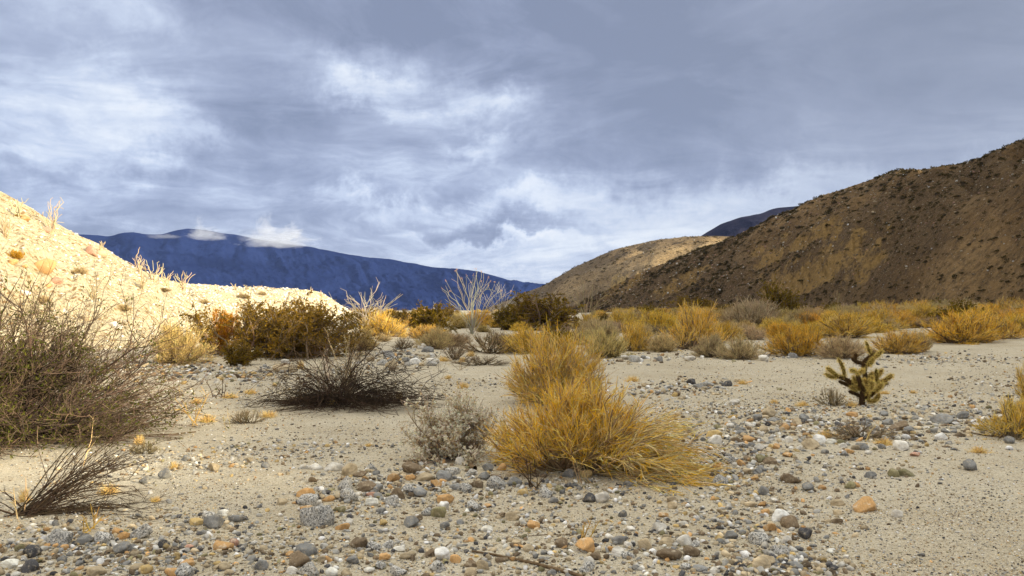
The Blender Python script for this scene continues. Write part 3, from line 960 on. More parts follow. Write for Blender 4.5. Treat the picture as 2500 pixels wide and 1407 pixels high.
# ------------------------------------------------------------------ middle distance shrubs (x, base y, half width, height, kind, label)
SHR = [
 ('T', 1480, 872, 58, 68, 'grey-tan dome shrub just right of the rear golden clump, white cobbles at its foot'),
 ('G', 1545, 858, 38, 72, 'golden shrub rising right behind the grey-tan dome shrub'),
 ('T', 1618, 860, 38, 46, 'small brownish tuft between two bigger shrubs on the cobble bank'),
 ('G', 1692, 852, 76, 104, 'tallest pale gold shrub of the middle bank, spreading wide'),
 ('T', 1738, 873, 46, 56, 'straw coloured shrub at the channel edge below the tall pale gold one'),
 ('T', 1812, 878, 55, 56, 'yellowish tan shrub at the channel edge with white stones to its right'),
 ('G', 1515, 806, 42, 50, 'gold tuft behind the small round tan cushion'),
 ('T', 1442, 801, 26, 22, 'small round tan cushion near the tan ocotillo'),
 ('B', 1483, 806, 22, 24, 'small grey-brown cushion next to a round tan one'),
 ('G', 1600, 810, 62, 52, 'wide gold shrub with dark twigs under its right side'),
 ('B', 1612, 818, 50, 28, 'low dark twiggy shrub under the wide gold one'),
 ('P', 1832, 802, 62, 72, 'pinkish tan shrub in front of the dark olive creosote'),
 ('D', 1905, 792, 52, 88, 'dark olive creosote bush behind the pinkish tan shrub'),
 ('O', 1945, 867, 76, 72, 'deep orange-gold shrub with long pale stems curving to the right'),
 ('T', 2055, 874, 55, 52, 'grey straw shrub directly behind the cholla cactus'),
 ('G', 2058, 824, 74, 60, 'broad golden shrub with dead sticks under its right edge'),
 ('P', 1982, 792, 44, 42, 'small pinkish brown shrub right of the olive creosote'),
 ('G', 2146, 808, 52, 54, 'gold shrub with brown base left of the gap of bare sand'),
 ('G', 2192, 864, 62, 58, 'golden shrub right behind the cholla top'),
 ('P', 2240, 858, 36, 48, 'brownish shrub leaning on the right of a golden one'),
 ('G', 2345, 838, 88, 80, 'largest bright yellow shrub of the right bank'),
 ('O', 2195, 782, 66, 40, 'low orange-brown shrub behind the gap of bare sand'),
 ('O', 2405, 782, 74, 40, 'orange-olive shrub behind the bright yellow one'),
 ('O', 2486, 812, 52, 58, 'orange-brown shrub cut by the frame beside the bright yellow one'),
 ('G', 1885, 812, 38, 34, 'little golden tuft in front of the creosote foot'),
 ('G', 1290, 862, 60, 62, 'pale gold tuft leaning on the left of the rear golden clump'),
 ('D', 1322, 806, 88, 76, 'wide dark olive creosote bush below the right hill foot'),
 ('D', 1245, 806, 56, 48, 'low dark creosote behind the tangled dead shrub'),
 ('D', 1056, 818, 58, 66, 'dark olive creosote bush behind the round grey cushion'),
 ('T', 1062, 852, 43, 52, 'round grey-tan cushion shrub with cobbles in front'),
 ('G', 938, 822, 58, 58, 'soft golden shrub under the whitish ocotillo'),
 ('T', 935, 834, 20, 20, 'tiny pale cushion below the soft golden shrub'),
 ('T', 882, 857, 44, 54, 'pale grey fluffy shrub at the right end of the big creosote'),
 ('B', 1195, 862, 66, 56, 'tangled grey-brown dead shrub at the foot of the tall ocotillo'),
 ('B', 985, 852, 24, 34, 'small dark bare shrub among the cobbles'),
 ('B', 1110, 878, 34, 42, 'thin bare brown twigs right of the round grey cushion'),
 ('B', 1175, 892, 64, 26, 'low spread of broken brown twigs at the sand edge'),
 ('D', 585, 893, 50, 48, 'small olive shrub in front of the big creosote left end'),
 ('T', 430, 888, 78, 96, 'round straw coloured shrub with sunlit top and dark base at the hill foot'),
 ('D', 545, 862, 44, 92, 'thin yellowish creosote standing left of the big one'),
 ('G', 880, 786, 48, 30, 'low sunlit yellow shrub behind the big creosote'),
 ('G', 1010, 800, 28, 28, 'small yellow shrub left of the dark creosote'),
 ('D', 410, 800, 46, 50, 'yellow-green shrub on the sunlit hill foot'),
 ('D', 470, 790, 40, 42, 'small yellow-green creosote on the sunlit slope foot'),
 ('B', 1360, 840, 60, 40, 'pale dead branches piled below the wide creosote'),
 ('G', 1560, 775, 60, 24, 'pale gold shrub against the lit strip of desert'),
 ('D', 1700, 764, 60, 34, 'dark bush at the foot of the shaded hill, left of the gully'),
 ('D', 2270, 768, 60, 38, 'dark low bush line at the hill foot behind the sand gap'),
 ('G', 2540, 990, 46, 120, 'golden shrub entering at the frame edge above the cobbles'),
 ('G', 2482, 1068, 74, 92, 'out of focus golden shrub at the frame edge with black sticks below'),
 ('B', 2098, 1072, 74, 44, 'low tangle of grey-brown dead twigs among the cobbles'),
 ('B', 2030, 990, 34, 44, 'dry brown tuft standing at the left foot of the cholla'),
 ('B', 600, 1034, 40, 36, 'dry brown stubble on the sand below the dark dead bush'),
 ('B', 352, 1108, 40, 34, 'dark twiggy remnant beside the big left shrub'),
]
for (k, px, py, hw, h, lab) in SHR:
    tint = (2.6, 1.9, 1.2) if 'yellow' in lab and k == 'D' else None
    place_shrub(k, px, py, hw, h, lab, 'shrubs on the valley floor', tint=tint)

# far band of shrubs across the wash, up to the hill foot
for i in range(26):
    px, py = rng.uniform(1000, 1430), rng.uniform(782, 856)
    k = rng.choice(list('TTPBBDG'))
    s_ = rng.uniform(.6, 1.15) * FP / on_ground(px, py)[1]
    where = 'left of the tallest ocotillo' if px < 1130 else 'right of the tallest ocotillo' if px < 1300 else 'behind the rear golden clump'
    place_shrub(k, px, py, s_ * .8, s_ * rng.uniform(.55, .8), f'{dict(G="golden", D="olive", T="straw grey", P="pinkish tan", B="bare brown")[k]} shrub in the thicket {where}', 'shrubs on the valley floor')
for i in range(84):
    px, py = rng.uniform(1440, 2520), rng.uniform(772, 832)
    if 2190 < px < 2290 and py > 775:
        continue
    k = rng.choice(list('GGGOTTTP'))
    s_ = rng.uniform(.75, 1.35) * FP / on_ground(px, py)[1]
    where = 'between the tan ocotillo and the tall pale gold shrub' if px < 1650 else 'around the olive creosote' if px < 1950 else 'behind the cholla side of the bank' if px < 2200 else 'around the bright yellow shrub'
    place_shrub(k, px, py, s_ * .8, s_ * rng.uniform(.6, .85), f'{dict(G="golden", O="orange-gold", T="straw grey", P="pinkish tan")[k]} shrub {where}', 'shrubs on the valley floor')
ZN = [('left of the tall ocotillo', 0, 1150), ('below the dark creosote', 1150, 1420), ('in front of the far hill', 1420, 1800), ('in front of the ochre slope', 1800, 2120), ('at the foot of the right slope', 2120, 2600)]
CN = {'G': 'golden', 'O': 'orange-brown', 'T': 'straw coloured', 'D': 'dark olive', 'P': 'pinkish tan'}
for i in range(300):
    px = rng.uniform(870, 2540) if i % 4 else rng.uniform(1430, 2540)
    py = 764 + 40 * rng.random() ** 1.6
    if 1240 < px < 1500 and py < 775:
        continue
    k = rng.choice(list('GGGOTTPDO'))
    big = rng.uniform(1.1, 2.2)
    b = on_ground(px, py)
    wpx = big * .75 / b[1] * FP
    z = [n for n, a, c_ in ZN if a <= px < c_][0]
    dist_w = 'nearer' if py > 782 else 'distant'
    place_shrub(k, px, py, max(wpx, 10), max(wpx * rng.uniform(.7, 1.1), 9), f'{dist_w} {CN[k]} far-band shrub {z}', 'far band of shrubs across the wash')

# ------------------------------------------------------------------ scrub on the slopes
def scrub_mesh(seed, nl=170, c_=(.075, .060, .028)):
    g = np.random.default_rng(seed)
    D = g.normal(size=(nl, 3))
    D[:, 2] = np.abs(D[:, 2])
    D = unit(D)
    r = g.uniform(.3, 1, (nl, 1))
    S = D * r * np.array([1, 1, .8])
    A = unit(np.cross(D, g.normal(size=(nl, 3))))
    l = g.uniform(.22, .5, (nl, 1))
    V = np.stack([S, S + D * l * .5 + A * l * .4, S + D * l, S + D * l * .5 - A * l * .4], 1).reshape(-1, 3) * .5
    C = np.repeat(np.clip(np.array(c_)[None] * g.uniform(.5, 1.6, (nl, 1)), .01, .8), 4, axis=0)
    return V, np.arange(4 * nl).reshape(nl, 4), C


SCR = [scrub_mesh(s) for s in range(6)]
SCM = [new_mesh('hillside_scrub', V, F, M_leaf, col=C, link=False) for V, F, C in SCR]
pts = np.concatenate([hill_points(P_nh, S_nh, 8500, .01, .99), hill_points(P_fh, S_fh, 2600, .01, .99)])
dist = np.linalg.norm(pts, axis=1)
PX, PY = project(pts)
keep = rng.random(len(pts)) < np.clip((vnoise(pts[:, 1] / 22 + 40, pts[:, 2] / 9 + 40, 4) - .30) * 3.6, .45, 1)
for (ox, oy, hw, hh, ang) in OCH:
    ca, sa = math.cos(math.radians(ang)), math.sin(math.radians(ang))
    u, v = ((PX - ox) * ca + (PY - oy) * sa) / hw, (-(PX - ox) * sa + (PY - oy) * ca) / hh
    keep &= ~((u * u + v * v < 1) & (rng.random(len(pts)) < .85))
pts, dist, PX, PY = pts[keep], dist[keep], PX[keep], PY[keep]
size = (.40 + 1.5 * rng.random(len(pts)) ** 2.2) * np.clip(dist / 160, .75, 1.6)
size *= .56
show = size / dist * ((PX > 0) & (PX < 2500))
order = np.argsort(-show)
for i in order[:285]:
    sky_y = np.interp(PX[i], [1300, 1800, 2200, 2500], [700, 577, 414, 340])
    rel = (PY[i] - sky_y) / (755 - sky_y)
    row = 'just under the skyline' if rel < .18 else 'on the upper slope' if rel < .45 else 'at mid-slope' if rel < .7 else 'near the slope foot'
    colm = 'left of the ochre gullies' if PX[i] < 1820 else 'among the ochre gullies' if PX[i] < 2000 else 'right of the ochre gullies' if PX[i] < 2160 else 'below the golden knob' if PX[i] < 2340 else 'toward the frame edge'
    zone = f'{row} {colm}'
    szw = 'bigger' if size[i] > .75 else 'smaller'
    o = inst('hillside_scrub', SCM[i % 6], None, pts[i] - (0, 0, .1), (0, 0, rng.random() * 6), (size[i] * 1.15, size[i], size[i] * rng.uniform(.6, .95)), (1, 1, 1))
    tag(o, f'{szw} dark scrub bush {zone}', 'bush', 'scattered scrub bushes on the shaded right slope')
rest = order[285:]
VV, FF, CC, off = [], [], [], 0
for i in rest:
    V, F, C = SCR[i % 6]
    sub = rng.choice(len(F), 55, replace=False)
    Vq = V.reshape(-1, 4, 3)[sub].reshape(-1, 3)
    VV.append(Vq * size[i] * 1.15 + pts[i] - (0, 0, .1))
    FF.append(np.arange(4 * 55).reshape(55, 4) + off)
    CC.append(C.reshape(-1, 4, 3)[sub].reshape(-1, 3))
    off += 4 * 55
o = new_mesh('slope_scrub', np.concatenate(VV), [np.concatenate(FF)], M_leaf, col=np.concatenate(CC))
tag(o, 'small dark scrub dotted all over the shaded right slope', kind='stuff')


# ------------------------------------------------------------------ points of the sunlit hill
_lhx, _lhy = project(P_lh[:, :100])
def on_left_hill(px, py):
    front_ = S_lh[:, :100] <= 1.0
    d = np.where(front_, (_lhx - px) ** 2 + (_lhy - py) ** 2, 1e9)
    k = np.unravel_index(np.argmin(d), d.shape)
    return P_lh[:, :100][k]


# ocotillo
def ocotillo(px, top, hw, base, n, label, group, color=(.50, .46, .40), r0=.028, fork=2, part_canes=True, tips=False, bend=.05, spread=1.0, tmin=4, nm='ocotillo'):
    """base: world point; px,top: where the highest cane ends; hw half width in the photograph"""
    s = base[1] / FP
    H = (project(np.array([base]))[1][0] - top) * s
    Wd = hw * s
    root = empty(nm, base)
    tag(root, label, 'ocotillo', group)
    all_parts = []
    for i in range(n):
        f = (i + .5) / n * 2 - 1
        ph = rng.random() * 2 * pi
        tgt = np.array([f * Wd * spread + .08 * Wd * rng.normal(), Wd * .6 * math.sin(ph), H * (1 - .35 * f * f) * rng.uniform(.82, 1.0)])
        L = np.linalg.norm(tgt)
        K = 9
        t = np.linspace(0, 1, K)[:, None]
        P = tgt * t
        P[:, 2] += L * .06 * np.sin(t[:, 0] * pi)
        P[:, 0] -= tgt[0] * .10 * np.sin(t[:, 0] * pi)
        P[1:] += np.cumsum(rng.normal(size=(K - 1, 3)) * L * bend * .35, 0)
        P += np.array([rng.normal() * .05, rng.normal() * .05, -.05])
        canes = [P]
        for _ in range(rng.integers(fork + 1)):
            k = rng.integers(2, K - 2)
            d = unit(P[k + 1] - P[k]) + rng.normal(size=3) * .35
            d[2] += .25
            m = K - k
            Q = grow(P[k][None], d[None], np.array([L * (1 - k / K) * rng.uniform(.5, .9)]), K, 0, .13)[0]
            canes.append(Q)
        A = np.array(canes)
        R = np.stack([np.linspace(r0, r0 * .45, K)] + [np.linspace(r0 * .7, r0 * .4, K)] * (len(canes) - 1))
        pc = tubes(A, R, 5, shade(color, len(canes), .15))
        all_parts.append((pc, A[:, -1]))
    if part_canes:
        for pc, e in all_parts:
            V, F, C = join([pc])
            o = new_mesh('cane', V, F, M_stem, parent=root, col=C)
            if tips:
                q = e[rng.random(len(e)) < .5]
                if len(q):
                    m_ = 14
                    S_ = np.repeat(q, m_, 0) + rng.normal(size=(len(q) * m_, 3)) * .03
                    Vl, Fl, Cl = leaves(S_, rng.normal(size=S_.shape) * .5 + (0, 0, 1), .06, (.55, .36, .26), .3, .5)
                    new_mesh('flower_tip', Vl, [Fl], M_leaf, parent=o, col=Cl)
    else:
        V, F, C = join([a for a, _ in all_parts])
        new_mesh('cane_bundle', V, F, M_stem, parent=root, col=C)
    return root


WHT, TANO, GRY = (.50, .44, .36), (.36, .29, .17), (.40, .37, .30)
ocotillo(905, 694, 84, on_ground(896, 812), 20, 'whitish ocotillo with many crooked forked canes in front of the blue mountain', 'ocotillos of the valley floor', WHT, .026, 3, bend=.12, spread=1.0)
ocotillo(950, 752, 46, on_ground(940, 812), 6, 'low leaning whitish ocotillo right behind the crooked one', 'ocotillos of the valley floor', WHT, .024, 2, bend=.16)
ocotillo(1150, 652, 82, on_ground(1152, 815), 22, 'tallest ocotillo, slender grey-green canes fanning above the skyline with pinkish tips', 'ocotillos of the valley floor', (.38, .35, .27), .022, 1, bend=.07, tips=True)
ocotillo(1235, 690, 62, on_ground(1218, 795), 18, 'pale dense ocotillo behind the right side of the tallest one', 'ocotillos of the valley floor', (.52, .47, .40), .022, 2, bend=.09)
ocotillo(1060, 738, 42, on_ground(1058, 800), 12, 'short pale ocotillo sticking out above the dark olive creosote', 'ocotillos of the valley floor', WHT, .026, 1, bend=.08)
ocotillo(1425, 684, 62, on_ground(1432, 796), 15, 'tan ocotillo standing against the shaded far hill', 'ocotillos of the valley floor', TANO, .030, 1, bend=.08)
ocotillo(1498, 728, 12, on_ground(1500, 778), 6, 'small thin tan ocotillo right of the one against the hill', 'ocotillos of the valley floor', TANO, .03, 0, bend=.06)
ocotillo(2040, 700, 16, on_ground(2042, 772), 7, 'small olive ocotillo at the foot of the right slope', 'ocotillos of the valley floor', TANO, .035, 0, bend=.05)
for (px, base, top, hw, n, lab) in (
        (135, 541, 480, 26, 10, 'tall straw ocotillo alone on the skyline of the sunlit hill'),
        (45, 500, 472, 22, 8, 'small straw ocotillo near the top of the sunlit hill skyline'),
        (343, 652, 614, 22, 8, 'pale ocotillo uppermost of the row above the blue mountain on the hill edge'),
        (380, 671, 630, 25, 9, 'fan shaped ocotillo in the middle of the hill edge row'),
        (415, 688, 660, 22, 9, 'bushy short ocotillo in the hill edge row below the fan shaped one'),
        (452, 694, 658, 34, 9, 'lowest spreading ocotillo of the hill edge row'),
        (262, 596, 582, 10, 6, 'tiny dry ocotillo beside the red boulder on the skyline'),
        (572, 702, 692, 10, 5, 'tiny ocotillo at the left of the low ridge crest'),
        (600, 706, 692, 13, 7, 'first of two close small ocotillos on the low ridge crest'),
        (625, 708, 696, 13, 7, 'second of two close small ocotillos on the low ridge crest'),
        (668, 708, 700, 12, 6, 'low tuft of canes in the middle of the low ridge crest'),
        (763, 711, 698, 6, 5, 'upright small ocotillo near the right end of the low ridge crest'),
        (785, 716, 708, 9, 6, 'last little ocotillo where the low ridge drops')):
    b = on_left_hill(px, base)
    ocotillo(px, top, hw, b, n, lab, 'ocotillos along the sunlit hill skyline', (.60, .50, .33), .030 * b[1] / 48, 1 if base < 700 else 0, part_canes=False, bend=.12)
for (px, base, top, hw, lab) in ((16, 580, 522, 18, 'straw ocotillo clump at the frame edge on the sunlit hill'), (232, 728, 690, 20, 'straw canes low on the sunlit hill above the big left shrub'), (348, 705, 664, 16, 'bent dry ocotillo in the middle of the sunlit slope')):
    b = on_left_hill(px, base)
    ocotillo(px, top, hw, b, 12, lab, 'dry ocotillos on the sunlit slope', (.50, .40, .24), .022, 0, part_canes=False, bend=.10)
for (k, px, py, hw, h, lab, tint) in (('D', 42, 634, 24, 22, 'yellow-green bush high on the sunlit slope', (3, 2.6, 1.2)), ('T', 195, 668, 24, 18, 'pale tuft above the middle of the sunlit slope', None), ('T', 640, 720, 14, 10, 'pale tuft on the low sunlit ridge', None),
                                      ('T', 300, 760, 26, 18, 'pale tuft low on the sunlit slope behind the left shrub', None), ('T', 105, 740, 24, 18, 'straw tuft on the sunlit slope above the left shrub', None), ('T', 500, 740, 20, 12, 'straw tuft where hill and low ridge meet', None),
                                      ('G', 43, 510, 10, 6, 'bright yellow cushion near the hill top', None), ('T', 398, 712, 20, 10, 'small dark hollowed tuft on the slope below the edge row', (.6, .55, .5)), ('T', 590, 728, 22, 12, 'grey tuft on the face of the low ridge', (.8, .8, .8))):
    b = on_left_hill(px, py)
    s = b[1] / FP
    var = KINDS_B[k]
    W_, F_ = var[0]
    r = empty(KN[k], b, rng.random() * 6)
    r.scale = (hw * s, hw * s, h * s)
    tag(r, lab, 'shrub', 'tufts on the sunlit hill')
    inst('woody_base', W_, r, color=tint or (1, 1, 1))
    inst('foliage' if k == 'D' else 'twigs', F_, r, color=tint or (1, 1, 1))
for j, (px, py, w, h, c_, lab) in enumerate(((110, 662, 46, 34, 'O', 'largest ochre boulder embedded in the sunlit slope'), (138, 690, 30, 20, 'P', 'pinkish boulder just below the largest ochre boulder'), (30, 640, 24, 14, 'O', 'small orange boulder left of the big ochre one'), (62, 652, 12, 10, 'O', 'tiny orange block between two boulders on the slope'),
                                 (232, 592, 34, 22, 'P', 'red-brown boulder on the skyline of the sunlit hill'), (252, 603, 28, 18, 'T', 'pale boulder leaning on the red-brown skyline boulder'), (124, 545, 22, 14, 'P', 'brown stone at the foot of the skyline ocotillo'), (70, 530, 24, 14, 'O', 'orange stone below the hill top'), (118, 702, 14, 10, 'O', 'small ochre block under the largest ochre boulder'),
                                 (60, 720, 26, 16, 'W', 'whitish block low on the sunlit slope'), (285, 800, 30, 18, 'W', 'pale block at the foot of the sunlit slope'), (215, 780, 26, 16, 'T', 'sandy block behind the left shrub'))):
    b = on_left_hill(px, py)
    s = b[1] / FP
    o = inst('boulder', STONE[('Q', 0, j % 6)], None, b + (0, 0, h * s * .2), (rng.normal() * .2, rng.normal() * .2, rng.random() * .6), (w * s * 1.1, w * s * .9, h * s * 1.25), PAL[c_])
    tag(o, lab, 'boulder', 'boulders on the sunlit hill')

# ------------------------------------------------------------------ big creosote in the middle left
w_, f_ = leafy(80, 16, 5, 62000, 1.72, 1.68, tw=.010, leafc=(.28, .175, .026), leaf=.055, tmax=72, base_r=.42, lv=.5)
w_[0][:, 0] *= 1.25
f_[0][:, 0] *= 1.25
two_part('creosote_bush', w_, f_, on_ground(690, 872), 'big rusty brown creosote bush at the foot of the sunlit hill, top touched by sun', 'bush', mats=(M_stem, M_leaf), names=('branches', 'foliage'))

# ------------------------------------------------------------------ golden shrubs in the centre
wa, fa = broom(120, 14, 8, .86, .85, .88, Rxm=.84, tw=.0044, base_r=.09, colors=((.84, .50, .035), (.86, .63, .22)), tmax=80, droop=.01, lean=.04, stemc=(.30, .21, .12), tstart=.46, rag=.17)
D_ = np.random.default_rng(77)
keep_, rng = rng, D_
n_ = 110
ph_ = rng.normal(.22, .5, n_)
th_ = np.radians(rng.uniform(48, 90, n_))
Dd = np.stack([np.sin(th_) * np.cos(ph_), np.sin(th_) * np.sin(ph_) - .12, np.cos(th_)], -1)
P1_ = grow(np.concatenate([rng.normal(size=(n_, 2)) * .08 + (.05, 0), np.zeros((n_, 1))], 1), Dd, rng.uniform(.72, 1.30, n_) * np.where(th_ > 1.1, 1.0, .82), 9, .050, .06)
P1_[..., 2] = np.maximum(P1_[..., 2], .02)
A_ = tubes(P1_, taper(.009, .003, n_, 9), 4, shade((.36, .26, .15), n_, .4))
S_, D2_, i_, t_ = spawn(P1_, 1500, .30, 1, .22)
P2_ = grow(S_, D2_, rng.uniform(.12, .36, 1500), 5, .055, .09)
P2_[..., 2] = np.maximum(P2_[..., 2], .01)
B_ = tubes(P2_, taper(.0042, .0022, 1500, 5), 3, shade((.84, .67, .34), 1500, .25))
S_, D3_, i_, t_ = spawn(P2_, 9500, .2, 1, .28)
P3_ = grow(S_, D3_, rng.uniform(.05, .15, 9500), 3, .05, .10)
P3_[..., 2] = np.maximum(P3_[..., 2], .01)
C_ = tubes(P3_, taper(.0026, .0011, 9500, 3), 2, np.where(rng.random((9500, 1)) < .12, shade((.30, .22, .13), 9500, .4), np.where(rng.random((9500, 1)) < .55, shade((.84, .50, .035), 9500, .38), shade((.86, .67, .34), 9500, .3))))
rng = keep_
w_, f_ = join([(wa[0], wa[1], wa[2]), A_]), join([(fa[0], fa[1], fa[2]), B_, C_])
two_part('golden_shrub', w_, f_, on_ground(1388, 1148), 'large golden shrub in the foreground, straw stems arching low to its right', 'shrub', mats=(M_stem, M_plant), names=('stems', 'twigs'))
w_, f_ = broom(130, 13, 8, .92, .90, 1.26, Rxm=.86, tw=.0052, base_r=.12, colors=((.82, .50, .04), (.86, .65, .26)), tmax=82, droop=.01, stemc=(.34, .25, .15), rag=.14)
two_part('golden_shrub', w_, f_, on_ground(1355, 985), 'upright golden shrub standing behind the large one in the foreground', 'shrub', mats=(M_stem, M_plant), names=('stems', 'twigs'))


# ------------------------------------------------------------------ brittlebush with dry white flower heads
def brittle():
    D = dome_dirs(42, 80, .7)
    L = ellipsoid_len(D, .86, .60, .60) * rng.uniform(.6, .95, 42)
    S = np.concatenate([rng.normal(size=(42, 2)) * .06, np.zeros((42, 1)) - .02], 1)
    P1 = grow(S, D, L, 6, 0, .16, .12)
    A = tubes(P1, taper(.011, .005, 42, 6), 5, shade((.33, .25, .18), 42, .3))
    m = 800
    S2, D2, i2, t2 = spawn(P1, m, .3, 1, .5)
    D2[:, 2] += .2
    P2 = grow(S2, D2, L[i2] * .36 * rng.uniform(.5, 1.3, m), 5, 0, .22, .15)
    B = tubes(P2, taper(.0045, .0022, m, 5), 3, shade((.40, .31, .22), m, .3))
    k = 2400
    S3, D3, i3, t3 = spawn(P2, k, .3, 1, .6)
    P3 = grow(S3, D3, rng.uniform(.03, .09, k), 3, 0, .25, .1)
    C = tubes(P3, taper(.0022, .0014, k, 3), 2, shade((.55, .44, .29), k, .3))
    q = 4200
    idx = rng.integers(k, size=q)
    e = P3[idx, -1]
    S4 = np.repeat(e, 6, 0)
    D4 = rng.normal(size=S4.shape) + (0, 0, .5)
    Fm = leaves(S4, D4, .021, (.80, .75, .62), .2, .42)
    S5, D5, _, _ = spawn(P2, 5200, .2, 1, .9)
    G_ = leaves(S5, D5, .024, (.56, .43, .23), .35, .42)
    return join([A, B]), join([C]), (Fm[0], [Fm[1]], Fm[2]), (G_[0], [G_[1]], G_[2])


br = empty('brittlebush', on_ground(1116, 1118))
tag(br, 'grey-brown brittlebush with dry white flower heads at the left of the large golden shrub', 'bush')
for nm, (V, F, C), m in zip(('branches', 'twigs', 'flower_heads', 'leaves'), brittle(), (M_stem, M_plant, M_leaf, M_leaf)):
    new_mesh(nm, V, F, m, parent=br, col=C)


# ------------------------------------------------------------------ big sprawling shrub at the left edge
def sprawl():
    n1 = 160
    ph = rng.normal(0, .75, n1)
    th = np.radians(rng.uniform(8, 86, n1))
    D = np.stack([np.sin(th) * np.cos(ph), np.sin(th) * np.sin(ph), np.cos(th)], -1)
    D[:36, 0] *= rng.choice([-1, .2], 36)
    D[90:, 2] *= .18
    D = unit(D)
    L = ellipsoid_len(D, 2.35, 1.55, 1.62, 1.3) * rng.uniform(.6, 1.0, n1)
    S = np.concatenate([rng.normal(size=(n1, 2)) * (.42, .35), np.zeros((n1, 1)) - .02], 1)
    P1 = grow(S, D, L, 9, .012, .11, .05)
    P1[..., 2] = np.maximum(P1[..., 2], .015)
    wood = (.085, .06, .045)
    A = tubes(P1, taper(.014, .005, n1, 9), 5, shade(wood, n1, .35))
    m = 3200
    S2, D2, i2, t2 = spawn(P1, m, .12, 1, .38)
    L2 = L[i2] * .42 * rng.uniform(.4, 1.3, m)
    P2 = grow(S2, D2, L2, 6, .0, .13, .04)
    P2[..., 2] = np.maximum(P2[..., 2], .01)
    B = tubes(P2, taper(.0048, .0024, m, 6), 3, shade((.15, .105, .08), m, .7))
    k = 18000
    S3, D3, i3, t3 = spawn(P2, k, .2, 1, .5)
    P3 = grow(S3, D3, L2[i3] * .38 * rng.uniform(.4, 1.3, k), 4, 0, .18)
    P3[..., 2] = np.maximum(P3[..., 2], .01)
    C = tubes(P3, taper(.0026, .0014, k, 4), 2, shade((.17, .12, .085), k, .6))
    S4, D4, i4, _ = spawn(P3, 40000, .2, 1, .8)
    kp = (vnoise(S4[:, 0] * 3 + 20, S4[:, 2] * 3 + S4[:, 1] * 2 + 20, 3) > .44)
    Fm = leaves(S4[kp], D4[kp], .036, (.11, .115, .022), .4, .42)
    return join([A]), join([B, C]), (Fm[0], [Fm[1]], Fm[2])


lb = empty('sprawling_shrub', on_ground(-95, 1062))
tag(lb, 'huge sprawling shrub with purplish twigs and sparse green leaves at the left edge', 'bush')
for nm, (V, F, C), m in zip(('branches', 'twigs', 'leaves'), sprawl(), (M_stem, M_plant, M_leaf)):
    new_mesh(nm, V, F, m, parent=lb, col=C)


# dark dead wood: single branches are parts
def dead_fan(base, dirs, L, r0, K, color, parent, sub=5, grav=.0, wig=.10, subf=.4, subs=.45, lie=.01, nm='branch'):
    for d, l in zip(dirs, L):
        P = grow(np.zeros((1, 3)) + rng.normal(size=(1, 3)) * (.05, .05, 0), np.array([d], float), np.array([l]), K, grav, wig)
        P[..., 2] = np.maximum(P[..., 2], lie)
        parts = [tubes(P, taper(r0, r0 * .35, 1, K), 5, shade(color, 1, .3))]
        if sub:
            S2, D2, _, _ = spawn(P, sub, .25, .98, subs)
            P2 = grow(S2, D2, l * subf * rng.uniform(.4, 1.2, sub), 6, grav, wig * 1.3)
            P2[..., 2] = np.maximum(P2[..., 2], lie)
            parts.append(tubes(P2, taper(r0 * .5, r0 * .22, sub, 6), 4, shade(color, sub, .3)))
            n3 = sub * 3
            S3, D3, _, _ = spawn(P2, n3, .3, 1, .5)
            P3 = grow(S3, D3, l * subf * .4 * rng.uniform(.4, 1.2, n3), 4, 0, wig * 1.5)
            P3[..., 2] = np.maximum(P3[..., 2], lie)
            parts.append(tubes(P3, taper(r0 * .28, r0 * .15, n3, 4), 3, shade(color, n3, .3)))
        V, F, C = join(parts)
        new_mesh(nm, V, F, M_stem, parent=parent, col=C)


BLK = (.068, .048, .034)
# low left fan of black twigs
r = empty('dead_shrub', on_ground(62, 1258))
tag(r, 'low fan of blackened bare twigs bending right over the sand in the near left corner', 'dead shrub')
n = 62
a_ = np.radians(rng.uniform(4, 68, n))
dirs = np.stack([np.cos(a_) * 1.0, rng.normal(.25, .25, n), np.sin(a_) * .8], -1)
dead_fan(None, dirs, rng.uniform(.45, .95, n), .0048, 9, BLK, r, 4, .035, .08, .35, .35)
dirs = np.stack([-rng.uniform(.3, 1, 5), rng.normal(0, .3, 5), rng.uniform(.1, .9, 5)], -1)
dead_fan(None, dirs, rng.uniform(.25, .5, 5), .006, 7, BLK, r, 2, .02, .1)
# dark dead mound, centre left
r = empty('dead_shrub', on_ground(830, 985))
tag(r, 'black dead mound of arching sticks on the sand left of centre', 'dead shrub')
n = 160
ph = rng.random(n) * 2 * pi
th = np.radians(rng.uniform(30, 86, n))
dirs = np.stack([np.sin(th) * np.cos(ph) * 1.35, np.sin(th) * np.sin(ph), np.cos(th)], -1)
dead_fan(None, dirs, rng.uniform(.6, 1.45, n) * (1 + .12 * np.sign(dirs[:, 0])), .0085, 10, BLK, r, 8, .105, .15, .5, .5)
# pale stems standing in it
pale = (.52, .42, .26)
for (px, py, hh, nn, lab) in ((795, 983, .72, 9, 'bleached white forked twig standing in front of the black dead mound'), (850, 960, .95, 14, 'straw coloured stalks standing up out of the black dead mound')):
    r = empty('dry_stalks', on_ground(px, py))
    tag(r, lab, 'dry stalks')
    dirs = np.stack([rng.normal(0, .22, nn), rng.normal(0, .22, nn), np.ones(nn)], -1)
    dead_fan(None, dirs, hh * rng.uniform(.6, 1, nn), .0075, 8, pale if 'straw' in lab else (.62, .54, .42), r, 4, 0, .07, .35, .3, nm='stalk')
